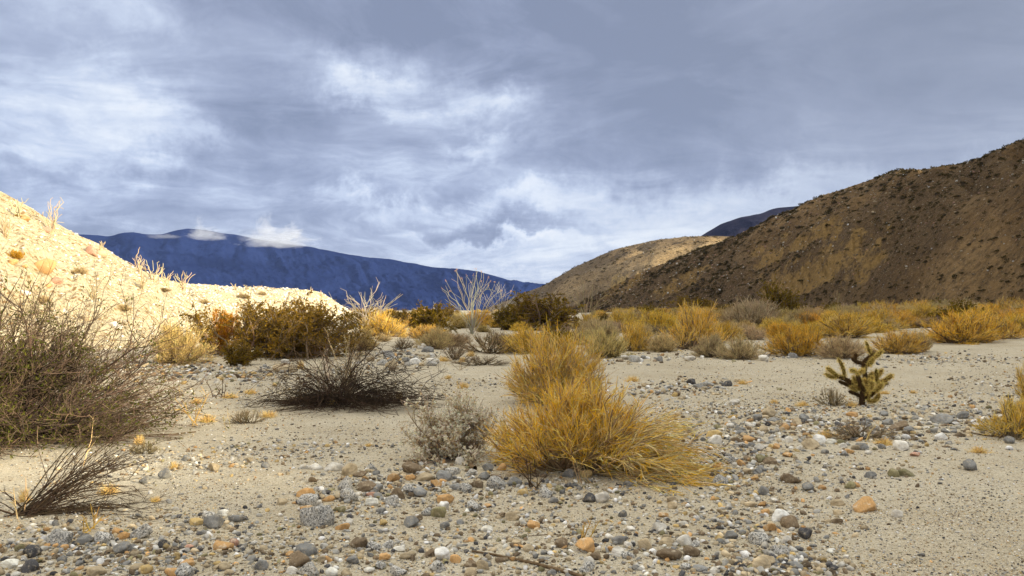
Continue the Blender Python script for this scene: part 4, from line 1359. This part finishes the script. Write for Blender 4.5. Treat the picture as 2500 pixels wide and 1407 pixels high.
# broken twigs, stalks
for (px, py, hh, nn, col_, lab, sp) in (
        (467, 1043, .50, 5, (.60, .40, .10), 'thin yellow branching stalk beside the big left shrub', .5), (555, 1050, .30, 2, (.60, .48, .26), 'two short pale stalks on bare sand below the black mound', .3), (205, 1138, .42, 1, (.60, .47, .24), 'single long pale stalk in front of the left shrub', .15),
        (42, 1262, .42, 2, (.62, .48, .25), 'pale stalk rising from the black twig fan', .15), (1300, 1195, .32, 6, (.10, .07, .045), 'small dark twig sprig in the gravel below the golden shrub', .6), (1420, 1180, .30, 5, (.45, .33, .18), 'curly dry sprig under the large golden shrub', .5),
        (1435, 1325, .17, 4, (.55, .36, .10), 'tiny yellow seedling between cobbles near the dead stick', .4), (228, 1298, .16, 6, (.55, .36, .10), 'small yellow sprig on the sand right of the black fan', .7), (530, 972, .35, 5, (.10, .07, .045), 'thin dark seedling twig on the gravel left of the black mound', .4),
        (1125, 905, .4, 4, (.42, .33, .22), 'bleached bare sapling at the edge of the wash', .4), (590, 885, .6, 4, (.50, .38, .10), 'yellow stalk in front of the small olive shrub', .3), (2118, 1080, .25, 2, (.60, .46, .2), 'pale stalk in the tangle of dead twigs', .3)):
    r = empty('dry_stalks', on_ground(px, py))
    tag(r, lab, 'dry stalks')
    dirs = np.stack([rng.normal(0, sp, nn), rng.normal(0, sp, nn), np.ones(nn)], -1)
    dead_fan(None, dirs, hh * rng.uniform(.6, 1, nn), .005 if py > 1000 else .008, 7, col_, r, 4, 0, .08, .35, .4, nm='stalk')


# sticks lying on the ground: polylines of the photograph laid on the sand
def stick(pts_px, r0, color, label, name='dead_stick', lift=.0):
    P = np.array([on_ground(*q) for q in pts_px])
    t = np.linspace(0, len(P) - 1, 22)
    Q = np.stack([np.interp(t, np.arange(len(P)), P[:, i]) for i in range(3)], -1)
    Q += rng.normal(size=Q.shape) * r0 * .25
    Q[:, 2] = ground_z(Q[:, 0], Q[:, 1]) + r0 * .8 + lift
    R = np.linspace(r0 * .45, r0, 22)[None] * (1 + .18 * rng.random((1, 22)))
    V, F, C = join([tubes(Q[None], R, 8, shade(color, 1, .1))])
    o = new_mesh(name, V, F, M_bark, col=C, smooth=True)
    tag(o, label, 'stick')


M_bark = mat_wood('weathered_bark', (.085, .055, .03), (.22, .155, .09))
stick([(1152, 1349), (1200, 1357), (1250, 1367), (1300, 1378), (1350, 1391), (1425, 1412)], .011, (1, 1, 1), 'long dead stick lying on the gravel at the bottom edge')
stick([(1245, 1312), (1290, 1310), (1340, 1306), (1400, 1308)], .0035, (1, 1, 1), 'thin dark twig lying above the long dead stick')
stick([(985, 1128), (1015, 1131), (1040, 1125), (1065, 1116)], .013, (1, 1, 1), 'short gnarled root poking out left of the brittlebush foot')
stick([(1120, 1118), (1135, 1130), (1150, 1143), (1158, 1149)], .022, (1, 1, 1), 'stout brown root curving over the cobbles below the brittlebush')
stick([(2105, 1074), (2125, 1073), (2145, 1066), (2158, 1059)], .012, (1, 1, 1), 'pale curved branch beside the tangle of dead twigs')
stick([(2345, 1052), (2390, 1062), (2430, 1068), (2500, 1066)], .010, (1, 1, 1), 'black bent stick below the golden shrub at the frame edge')
stick([(2390, 1040), (2425, 1036), (2460, 1050), (2490, 1070)], .008, (1, 1, 1), 'black looping stick just above the bent one at the frame edge', lift=.05)
stick([(490, 883), (515, 886), (540, 892)], .018, (1, 1, 1), 'dark fallen branch at the gravel edge below the straw shrub')
stick([(300, 1062), (360, 1064), (420, 1062), (478, 1056)], .008, (1, 1, 1), 'long black branch lying out from the big left shrub')
stick([(330, 940), (400, 948), (440, 965)], .008, (1, 1, 1), 'dark branch tip curving out from the big left shrub', lift=.05)


# ------------------------------------------------------------------ cholla
CH = [  # (polyline in picture units, depth offset, thickness, old?)
 ([(950, 1062), (955, 1000), (965, 940)], 0, 46, 1), ([(965, 950), (920, 905), (870, 878)], .05, 38, 1), ([(870, 882), (825, 858), (790, 846)], .07, 34, 1), ([(795, 848), (750, 818), (728, 796), (698, 780)], .08, 30, 0), ([(828, 850), (826, 800), (808, 750), (780, 708)], .04, 27, 0),
 ([(795, 852), (740, 852), (695, 825)], .12, 28, 0), ([(960, 950), (925, 905), (912, 850), (900, 812)], -.08, 32, 1), ([(905, 815), (872, 795), (843, 792)], -.1, 26, 0), ([(915, 815), (930, 798), (938, 785)], -.12, 24, 0),
 ([(972, 935), (978, 870), (974, 800)], 0, 38, 1), ([(974, 805), (968, 765), (975, 735), (1000, 700)], 0, 40, 1), ([(970, 745), (925, 735), (888, 705)], .05, 32, 1), ([(915, 715), (918, 690), (916, 668)], .05, 26, 1), ([(985, 760), (1015, 735), (1035, 700)], -.05, 34, 0), ([(1000, 710), (1040, 690), (1048, 655)], .02, 36, 1),
 ([(1035, 680), (1015, 645), (1002, 605), (988, 575)], .02, 24, 0), ([(1045, 700), (1080, 675), (1105, 642)], -.02, 28, 0), ([(980, 945), (995, 890), (1005, 835)], -.12, 34, 0), ([(985, 925), (958, 890), (940, 855)], -.15, 34, 0), ([(975, 930), (985, 900), (990, 870)], -.2, 38, 0),
 ([(970, 1010), (1020, 975), (1065, 935)], -.03, 38, 1), ([(1060, 940), (1085, 900), (1108, 862)], -.04, 32, 0), ([(1085, 905), (1072, 860), (1072, 782)], .04, 28, 0), ([(1078, 850), (1100, 820), (1122, 792)], .05, 26, 0), ([(1105, 880), (1145, 850), (1172, 828)], -.06, 32, 0), ([(1110, 885), (1140, 893), (1150, 905)], .03, 22, 1),
 ([(1110, 885), (1112, 930)], .03, 22, 1), ([(975, 1020), (1020, 1025), (1050, 1000), (1062, 965)], -.1, 34, 0), ([(950, 1000), (900, 972), (852, 955)], .0, 28, 1), ([(900, 930), (850, 905), (800, 885)], .12, 28, 1), ([(940, 960), (900, 920), (880, 870)], .16, 30, 1)]
cb = on_ground(2104, 990)
cho = empty('cholla_cactus', cb)
tag(cho, 'spiny branching cholla cactus with golden joint tips standing alone on the sand', 'cactus')
sC = cb[1] / FP / 3.127
for _ in range(12):
    x0, y0 = rng.uniform(900, 1060), rng.uniform(860, 990)
    a0 = rng.normal(0, .7)
    l0 = rng.uniform(45, 85)
    CH.append(([(x0, y0), (x0 + l0 * .5 * math.sin(a0), y0 - l0 * .5 * math.cos(a0)), (x0 + l0 * math.sin(a0), y0 - l0 * math.cos(a0))], rng.normal() * .12, 30, int(rng.random() < .4)))
for pl, dy, th, old in CH:
    P = np.array([((x - 950) * sC, dy, (1062 - y) * sC - .03 if i == 0 and y > 1050 else (1062 - y) * sC) for i, (x, y) in enumerate(pl)])
    t = np.linspace(0, len(P) - 1, 9)
    Q = np.stack([np.interp(t, np.arange(len(P)), P[:, i]) for i in range(3)], -1)
    Q[1:-1] = (Q[:-2] + 2 * Q[1:-1] + Q[2:]) / 4
    R = th * .5 * sC * np.array([.75, .85, .95, 1, 1.02, 1, .95, .78, .2])[None]
    if old:
        R = th * .5 * sC * np.array([.95, .95, .98, 1, 1, 1, .98, .9, .4])[None]
    cc_ = (.060, .038, .020) if old else (.15, .105, .028)
    V, F, C = tubes(Q[None], R, 9, shade(cc_, 1, .25))
    jt = new_mesh('joint', V, [F], M_stem, parent=cho, smooth=True, col=C)
    nsp = 420 if not old else 160
    k = rng.integers(1, 9, nsp)
    w = rng.random((nsp, 1))
    c0 = Q[k - 1] * (1 - w) + Q[k] * w
    D = unit(rng.normal(size=(nsp, 3)))
    S_ = c0 + D * (R[0, k] * .9)[:, None]
    PP = grow(S_, D + rng.normal(size=D.shape) * .3, np.full(nsp, .042), 3, 0, .05)
    sc_ = (.78, .61, .20) if not old else (.20, .125, .05)
    V, F, C = tubes(PP, taper(.0021, .0008, nsp, 3), 2, shade(sc_, nsp, .3))
    new_mesh('spines', V, [F], M_plant, parent=jt, col=C)

# ------------------------------------------------------------------ small golden tufts on the sand
TF = [(1545, 932, 26, 12, 'channel edge left of the cobble pile'), (1812, 938, 20, 9, 'sand right of the cobble pile'), (1890, 985, 16, 8, 'gravel left of the cholla'), (1130, 948, 24, 12, 'sand behind the brittlebush'), (1095, 925, 14, 8, 'sand left of the rear golden shrub'), (975, 975, 14, 14, 'right foot of the black dead mound'),
      (810, 990, 22, 12, 'front foot of the black dead mound'), (612, 962, 24, 10, 'sand left of the black dead mound'), (560, 972, 30, 10, 'gravel above the dry stubble'), (655, 1018, 34, 12, 'right side of the dry stubble'), (505, 1030, 34, 14, 'foot of the yellow stalk'), (480, 985, 26, 12, 'gravel between left shrub and yellow stalk'),
      (1082, 882, 22, 10, 'cobbles beside the white boulders'), (1128, 884, 14, 9, 'sand edge below the dead twigs'), (1960, 992, 26, 10, 'sand just left of the cholla'), (2080, 992, 20, 10, 'cholla foot'), (2160, 962, 20, 7, 'sand right of the cholla'), (2230, 960, 14, 6, 'gravel further right of the cholla'), (2020, 1068, 40, 14, 'left end of the dead twig tangle'),
      (2160, 1085, 40, 12, 'right end of the dead twig tangle'), (425, 1145, 16, 14, 'gravel strip in front of the left shrub'), (265, 1205, 40, 18, 'middle of the black twig fan'), (60, 1225, 22, 26, 'left base of the black twig fan'), (380, 1225, 20, 10, 'tip of the black twig fan'), (900, 1090, 18, 6, 'sand left of the brittlebush'),
      (735, 900, 14, 16, 'gravel behind the black dead mound'), (1150, 870, 16, 10, 'cobbles under the dead shrub'), (2390, 1105, 36, 12, 'sand below the sticks at the frame edge'), (1790, 1020, 22, 6, 'gravel right of the golden shrub'), (340, 1085, 20, 18, 'tail of the big left shrub'), (560, 925, 10, 8, 'cobble strip below the olive shrub'), (1880, 855, 16, 8, 'bank edge left of the orange-gold shrub')]
tuft_me = []
for s in range(4):
    keep, rng = rng, np.random.default_rng(300 + s)
    D = dome_dirs(260, 84, .9)
    P = grow(np.concatenate([rng.normal(size=(260, 2)) * .25, np.zeros((260, 1))], 1), D, rng.uniform(.4, 1, 260), 4, .05, .12)
    V, F, C = tubes(P, taper(.022, .010, 260, 4), 2, shade((.80, .58, .24), 260, .3))
    tuft_me.append(new_mesh('grass_tuft', V, [F], M_plant, col=C, link=False))
    rng = keep
for i, (px, py, hw, h, where) in enumerate(TF):
    b = on_ground(px, py)
    s = b[1] / FP
    o = inst('grass_tuft', tuft_me[i % 4], None, b, (0, 0, rng.random() * 6), (hw * s * .8, hw * s * .8, h * s * 1.5), (1, 1, 1))
    tag(o, f'low golden grass tuft at the {where}', 'grass tuft', 'small golden tufts on the sand')

# ------------------------------------------------------------------ stones, read off the photograph crop by crop
def crop(txt, ox, oy, k):
    out = []
    for tok in txt.split():
        x, y, w, t = tok.split(',')
        out.append((ox + float(x) * k, oy + float(y) * k, float(w) * k, t))
    return out


ST = []
ST += crop('30,435,60,S 85,475,60,O 150,490,70,W 240,490,110,W 395,495,130,W 80,535,60,S 215,600,70,B 530,530,130,T 620,550,90,B 715,500,80,G 900,590,95,O 1060,510,150,B 1165,565,150,T 1160,485,60,B 1330,575,120,S 1405,530,100,G 1455,450,80,W 1555,540,90,G 1670,570,100,S 1700,500,100,S 1810,500,80,O 1770,575,90,B 160,710,140,O 190,780,140,G 265,800,80,W 350,755,90,O 435,740,70,T 530,740,150,G 490,640,160,G 675,655,140,B 770,675,110,S 720,720,80,P 715,785,120,W 935,730,110,B 1040,690,110,G 1125,710,110,S 1110,625,50,W 1440,655,100,S 1515,670,90,G 1610,640,90,B 1770,640,130,G 1260,640,80,O 1340,770,120,O 890,780,120,G 1330,830,100,W 1410,828,60,B 1590,828,130,G 1185,870,100,G 1280,880,130,L 900,838,60,O 795,858,80,S 250,930,240,G 175,855,100,O 455,850,80,L 815,965,80,Y 1050,965,120,S 1105,930,70,B 525,960,70,W 470,995,100,O 585,990,60,S 135,1000,60,T 1690,1010,100,W 1805,895,80,B 1895,915,100,T 1640,900,50,O 2085,985,100,O 1435,1005,60,O 1310,970,60,B 165,1205,150,S 600,1135,160,B 740,1165,120,G 955,1175,100,W 860,1150,90,G 1020,1235,120,T 1190,1220,110,B 1315,1235,150,W 825,1250,90,O 1425,1275,80,O 560,1275,120,S 465,1290,55,L 315,1265,90,T 35,1225,80,O 110,1290,180,B 40,1365,100,W 200,1360,180,G 380,1390,100,W 500,1385,90,T 695,1360,80,W 795,1325,90,G 935,1365,140,G 1555,1310,90,B 1655,1325,110,T 1280,1330,120,G 1810,1270,80,B 2150,1280,80,B 1545,1390,100,T 2235,1385,80,S 1885,1370,50,B 2320,1140,110,B 1945,1125,90,T 2040,1180,90,T 2185,720,110,G 1995,705,80,Y 1925,615,100,S 2250,770,70,S 2300,670,70,L 2390,645,60,D 2375,555,90,S', 700, 1000, 1 / 3.457)
ST += crop('1140,320,115,T 1375,350,120,Y 1370,395,110,W 1625,380,95,O 1540,390,90,B 1570,425,80,G 1645,435,65,S 1495,425,50,S 1700,450,80,W 1560,310,90,S 1490,280,70,W 1630,270,70,W 1730,310,65,T 1800,240,70,S 1830,440,60,O 1610,525,65,B 1700,535,80,B 1570,565,60,O 1475,545,90,G 1385,590,70,O 1615,620,80,T 1700,635,80,S 1415,695,100,G 1660,670,60,O 1050,835,85,T 1050,880,80,T 985,950,70,O 960,1060,110,W 1125,1015,90,W 1005,1155,100,T 1130,1150,120,W 1490,1105,100,S 1705,1140,130,G 1780,1050,80,O 1640,865,90,T 1725,870,65,O 1700,925,60,W 1750,935,60,O 655,1140,120,S 640,1230,110,W 720,1180,60,W 580,1205,60,O 575,1110,60,W 840,1180,120,T 715,1250,90,G 1030,1250,160,B 1190,1235,110,B 480,1265,70,B 400,1190,160,O 215,1165,100,B 520,830,100,W 430,830,90,D 345,815,60,W 405,650,75,Y 425,690,70,S 270,640,80,S 280,730,60,D 200,755,60,L 100,790,90,G 230,800,60,W 1000,765,80,B 715,715,70,S 680,945,70,S 410,1350,100,G 1455,1330,60,O 1640,1330,70,B 1720,1330,140,T 1360,1370,70,W 1260,1350,90,S 1150,1340,70,G 590,1390,60,S 540,1330,60,T 425,1310,80,W 680,1285,50,W 1215,1165,80,G', 1300, 950, 1 / 3.078)
ST += crop('30,190,90,S 170,80,90,S 290,90,80,S 270,40,120,T 100,125,60,W 220,180,80,T 500,120,80,T 560,150,60,S 630,310,120,T 700,265,90,W 790,280,70,W 345,305,80,O 425,385,80,O 450,590,140,B 180,540,100,S 200,430,90,L 280,440,100,B 485,485,60,T 555,570,65,S 600,665,110,S 220,700,90,S 310,770,70,W 240,880,70,O 360,910,150,W 440,970,140,B 580,1065,120,D 415,1110,90,W 360,1200,140,G 250,1300,120,T 120,1330,80,L 500,1330,110,S 850,790,110,T 845,870,80,T 1060,830,150,O 840,945,80,B 960,920,50,B 1040,975,60,S 1345,890,100,W 1130,565,90,S 1320,550,90,L 1425,540,110,L 1965,490,120,S 950,650,80,L 820,690,50,S 1385,630,50,S 1055,325,90,S 895,370,90,S 940,355,80,O 895,310,70,W 1270,110,110,S 1355,150,130,B 1455,180,90,S 1195,105,60,T 1080,120,90,S 1725,240,90,W 1500,380,80,P 1385,325,110,W 1740,90,150,S 970,45,80,O 1240,40,80,S 565,65,90,S 1900,60,90,S 2300,270,90,S', 1800, 1000, 1 / 3.457)
ST += crop('1215,1075,75,Y 1300,1055,100,G 1370,1025,80,W 1460,1050,100,S 1320,1085,110,S 735,1130,60,O 765,1165,70,O 875,1150,110,G 1010,1215,70,D 365,1190,130,G 1170,1225,60,P 1380,1225,90,O 1445,1210,60,P 790,1070,45,O 1150,1330,90,O 900,1375,70,Y 845,1360,80,T 595,1380,110,T 180,1360,90,D 60,1335,100,W 1065,1390,80,O 1130,1385,100,G 1380,1350,80,T 1610,1350,80,S 1015,790,75,S 885,825,50,S 925,805,40,B 1640,730,50,S 1320,745,70,T 1740,955,60,T 130,828,40,O 710,730,70,W 1150,685,50,S 1535,695,50,T 640,1180,100,G 520,1190,80,S 760,1240,120,S 200,1260,120,D 120,1240,60,L', 0, 850, .396)
ST += crop('1610,890,80,W 1740,890,100,W 1735,905,80,G 1365,900,90,G 1640,790,60,Y 1655,775,70,W 1700,800,90,S 1920,845,60,W 1260,825,60,T 140,1000,50,P 610,940,150,T 1270,870,80,T 1400,845,100,S 1420,920,80,T 1540,880,70,S 690,885,60,S 820,880,50,W 620,890,70,W', 500, 600, 1 / 3.127)
ST += crop('1150,965,80,W 1235,985,90,G 1035,1015,60,S 1080,1010,45,T 1190,990,50,B 1290,950,60,S 1440,980,70,S 1700,970,90,W 1790,965,50,T 1840,960,50,L 1960,960,60,S 2000,970,50,T 1320,1200,70,T 1550,1180,60,O 1715,1180,80,D 1780,1205,80,S 1850,1190,100,G 1915,1160,60,O 2020,1190,100,D 1475,1240,70,G 1425,1240,60,S 1585,1275,80,B 1660,1220,60,S 1915,1210,60,W 2085,1350,80,W 1270,1160,60,D 1370,1215,60,B 1510,1190,60,D', 1200, 600, 1 / 3.517)
ST += crop('325,690,55,W 370,685,40,G 425,690,70,S 200,710,80,W 495,715,50,B 1190,680,40,W 1080,740,60,O 1610,715,60,S 1500,700,50,T 1445,975,60,T 1335,975,60,O', 1800, 650, 1 / 3.127)
extra = []
# more cobbles of 12-20 px to make up the beds (bed x, y, half width, half height, how many)
for (cx, cy, rx, ry, nn) in ((1000, 1175, 170, 40, 16), (1250, 1260, 260, 60, 12), (1750, 1110, 130, 50, 12), (2000, 1050, 200, 30, 14), (1650, 1330, 260, 60, 10), (250, 1350, 250, 45, 10), (640, 1390, 250, 14, 6)):
    for _ in range(nn):
        extra.append((cx + rx * rng.normal() * .6, cy + ry * rng.normal() * .6, rng.uniform(13, 22), str(rng.choice(list('GSSTBWOLT')))))
ST += [e for e in extra if 0 < e[0] < 2500 and 880 < e[1] < 1405]
ST.sort(key=lambda q: -q[2])
ST = ST[:300]

LM = [(1388, 1130, 'the large golden shrub'), (1128, 1105, 'the brittlebush'), (2104, 985, 'the cholla'), (1290, 1375, 'the long dead stick'), (830, 985, 'the black dead mound'), (60, 1255, 'the black twig fan'), (200, 1080, 'the big left shrub'), (2098, 1066, 'the dead twig tangle'),
      (2482, 1062, 'the frame-edge shrub'), (585, 893, 'the small olive shrub'), (1480, 872, 'the grey-tan dome shrub'), (1812, 878, 'the yellowish tan shrub'), (1062, 852, 'the round grey cushion'), (2192, 864, 'the shrub behind the cholla')]
CNAME = {'G': 'speckled', 'S': 'blue-grey', 'O': 'orange', 'W': 'white', 'B': 'dark brown', 'T': 'sandy tan', 'L': 'olive', 'P': 'pinkish', 'D': 'near-black', 'Y': 'yellow ochre'}
DIRN = ['right of', 'right behind', 'behind', 'left behind', 'left of', 'front-left of', 'in front of', 'front-right of']
rows = []
for (px, py, w, t) in ST:
    d = [((px - a) ** 2 + ((py - b_) * 1.6) ** 2, k) for k, (a, b_, _) in enumerate(LM)]
    dm, k = min(d)
    a, b_, nm = LM[k]
    ang_ = math.degrees(math.atan2(-(py - b_) * 1.6, px - a)) % 360
    dr = DIRN[int((ang_ + 22.5) // 45) % 8]
    near = '' if dm > 260 ** 2 else 'close ' if dm < 120 ** 2 else ''
    far = 'well ' if dm > 260 ** 2 else ''
    size_w = 'big' if w > 36 else 'medium' if w > 24 else 'small'
    shape = int(rng.integers(2)) if t not in 'TW' else int(rng.random() < .3)
    asp = rng.uniform(.5, .9)
    sh = ('angular' if shape else 'rounded') if asp > .6 else 'flat'
    rows.append([f'{size_w} {sh} {CNAME[t]} stone {near}{far}{dr} {nm}', px, py, w, t, shape, asp])
from collections import defaultdict
by = defaultdict(list)
for r_ in rows:
    by[r_[0]].append(r_)
ORD = ['leftmost', 'second from left', 'third from left', 'fourth from left', 'fifth from left', 'sixth from left', 'seventh from left']
for lab, lst in by.items():
    lst.sort(key=lambda q: q[1])
    for j, r_ in enumerate(lst):
        head, tail = lab.split(' stone ', 1)
        if len(lst) > 1:
            r_.append(f'{head} stone {tail}, {ORD[min(j, 6)] if j < len(lst) - 1 else "rightmost"}')
        else:
            r_.append(lab)
MK = {'G': 'G', 'S': 'S', 'O': 'Q', 'W': 'S', 'B': 'Q', 'T': 'S', 'L': 'Q', 'P': 'Q', 'D': 'S', 'Y': 'Q'}
sxy = []
for i, (lab0, px, py, w, t, shape, asp, lab) in enumerate(rows):
    b = on_ground(px, py + w * .15)
    s = w * b[1] / FP * 1.25
    h = s * asp
    c_ = np.clip(np.array(PAL[t]) * rng.uniform(.8, 1.2), 0, .85)
    o = inst('stone', STONE[(MK[t], shape, i % 6)], None, (b[0], b[1], b[2] + h * .22), (rng.normal() * .15, rng.normal() * .15, rng.uniform(-.5, .5) + (pi if rng.random() < .5 else 0)), (s, s * rng.uniform(.65, .9), h), c_)
    tag(o, lab, 'stone', 'stones of the dry wash')
    sxy.append((b[0], b[1], s))

# ------------------------------------------------------------------ the gravel too small or too many to pick apart
BEDS = [  # cx, cy, rx, ry, tilt, count, size min, size max (m)
 (1000, 1170, 190, 45, -8, 800, .015, .075), (1040, 1215, 330, 50, 0, 900, .012, .06), (560, 1110, 330, 38, -6, 1500, .010, .06), (1000, 1060, 90, 14, 0, 120, .01, .04), (800, 1095, 170, 22, 0, 350, .01, .05),
 (700, 1330, 760, 80, 0, 3800, .008, .055), (200, 1350, 240, 60, 0, 1100, .010, .065), (1500, 1300, 420, 110, 0, 2400, .008, .055), (1800, 1200, 180, 130, 25, 1800, .010, .065), (1780, 1090, 170, 60, 10, 1300, .012, .08),
 (2040, 1050, 250, 32, 4, 1500, .015, .11), (2330, 1020, 200, 30, 0, 900, .015, .11), (1900, 1000, 250, 16, 0, 900, .01, .06), (1660, 948, 120, 20, 0, 600, .02, .13), (2100, 985, 420, 26, 0, 1500, .012, .06), (1750, 1010, 300, 24, 0, 900, .012, .06), (1760, 990, 200, 14, 0, 400, .01, .06),
 (480, 908, 240, 20, 3, 1500, .02, .16), (330, 900, 150, 22, 0, 500, .02, .15), (980, 870, 100, 20, 0, 420, .03, .22), (880, 905, 120, 14, 0, 260, .02, .12), (1530, 880, 80, 10, 0, 160, .03, .2), (1830, 873, 220, 9, 0, 360, .03, .17),
 (1660, 860, 90, 14, 0, 200, .03, .15), (2300, 878, 220, 16, 0, 800, .02, .14), (2420, 945, 160, 28, 0, 700, .015, .09), (1900, 840, 120, 16, 0, 260, .03, .14), (1150, 935, 120, 18, 0, 300, .015, .08), (1380, 1190, 160, 20, 0, 260, .015, .07),
 (2250, 800, 60, 14, 0, 160, .04, .2), (1700, 790, 200, 20, 0, 300, .03, .2), (700, 1010, 300, 60, 0, 260, .008, .03), (600, 960, 260, 24, 0, 500, .012, .07), (2150, 1150, 220, 50, 0, 700, .008, .05), (1900, 1380, 130, 30, 0, 700, .012, .07), (2350, 1300, 200, 90, 0, 2000, .006, .014), (2200, 1220, 260, 60, 0, 1500, .006, .02)]
px, py, sz = [], [], []
for (cx, cy, rx, ry, tl, n, s0, s1) in BEDS:
    u, v = rng.normal(size=n) * .62, rng.normal(size=n) * .62
    ca, sa = math.cos(math.radians(-tl)), math.sin(math.radians(-tl))
    px.append(cx + u * rx * ca + v * ry * sa)
    py.append(cy - u * rx * sa + v * ry * ca)
    sz.append(s0 + (s1 - s0) * rng.random(n) ** 3.2)
# thin sprinkling everywhere near
n = 95000
a = rng.uniform(-60, 2560, n)
b = 870 + 560 * rng.random(n)
dn = vnoise(a / 170, b / 60, 4)
k = rng.random(n) < np.clip((dn - .38) * 4, .22, 1)
px.append(a[k]); py.append(b[k]); sz.append((.005 + .022 * rng.random(k.sum()) ** 3) * np.clip(1 + (1100 - b[k]) / 250, .8, 2))
px, py, sz = map(np.concatenate, (px, py, sz))
ok = (py > 790) & (py < 1500)
px, py, sz = px[ok], py[ok], sz[ok]
G_ = on_ground(px, py)
sz *= 1.0
wpx = sz / G_[:, 1] * FP
big = wpx > 9
cl = pal('GGGSSSTTTTWWWWBBBBLOYDDTG', len(px), .4)
cl[rng.random(len(px)) < .25] *= 1.15
o = scatter_mesh('gravel', G_[~big], sz[~big], cl[~big], LOW, M_peb, sink=.3)
tag(o, 'mixed fine gravel and pebbles strewn over the sandy wash', kind='stuff')
o = scatter_mesh('pebbles', G_[big], sz[big], cl[big], MIDS, M_peb, sink=.30, smooth=False)
tag(o, 'mixed small cobbles and pebbles in the beds of the dry wash', kind='stuff')
# things whose labels still agree are told apart by their order from the left
same = defaultdict(list)
bpy.context.view_layer.update()
for o in bpy.data.objects:
    if o.parent is None and 'category' in o and o.get('label'):
        same[o['label']].append(o)
NUM = ['first', 'second', 'third', 'fourth', 'fifth', 'sixth', 'seventh', 'eighth', 'ninth', 'tenth', 'eleventh', 'twelfth', 'thirteenth', 'fourteenth', 'fifteenth', 'sixteenth', 'seventeenth', 'eighteenth', 'nineteenth', 'twentieth']
NUM += ['twenty-' + n for n in NUM[:9]] + ['thirtieth'] + ['thirty-' + n for n in NUM[:9]] + ['fortieth'] + ['forty-' + n for n in NUM[:9]] + ['fiftieth']
for lab, lst in same.items():
    if 1 < len(lst) <= 50 and len(lab.split()) < 14:
        lst.sort(key=lambda o: project(np.array(o.location))[0])
        for j, o in enumerate(lst):
            o['label'] = f'{lab}, {NUM[j]} from left'
print('TRIS', sum(len(m.polygons) * 2 for m in bpy.data.meshes), len(bpy.data.objects))
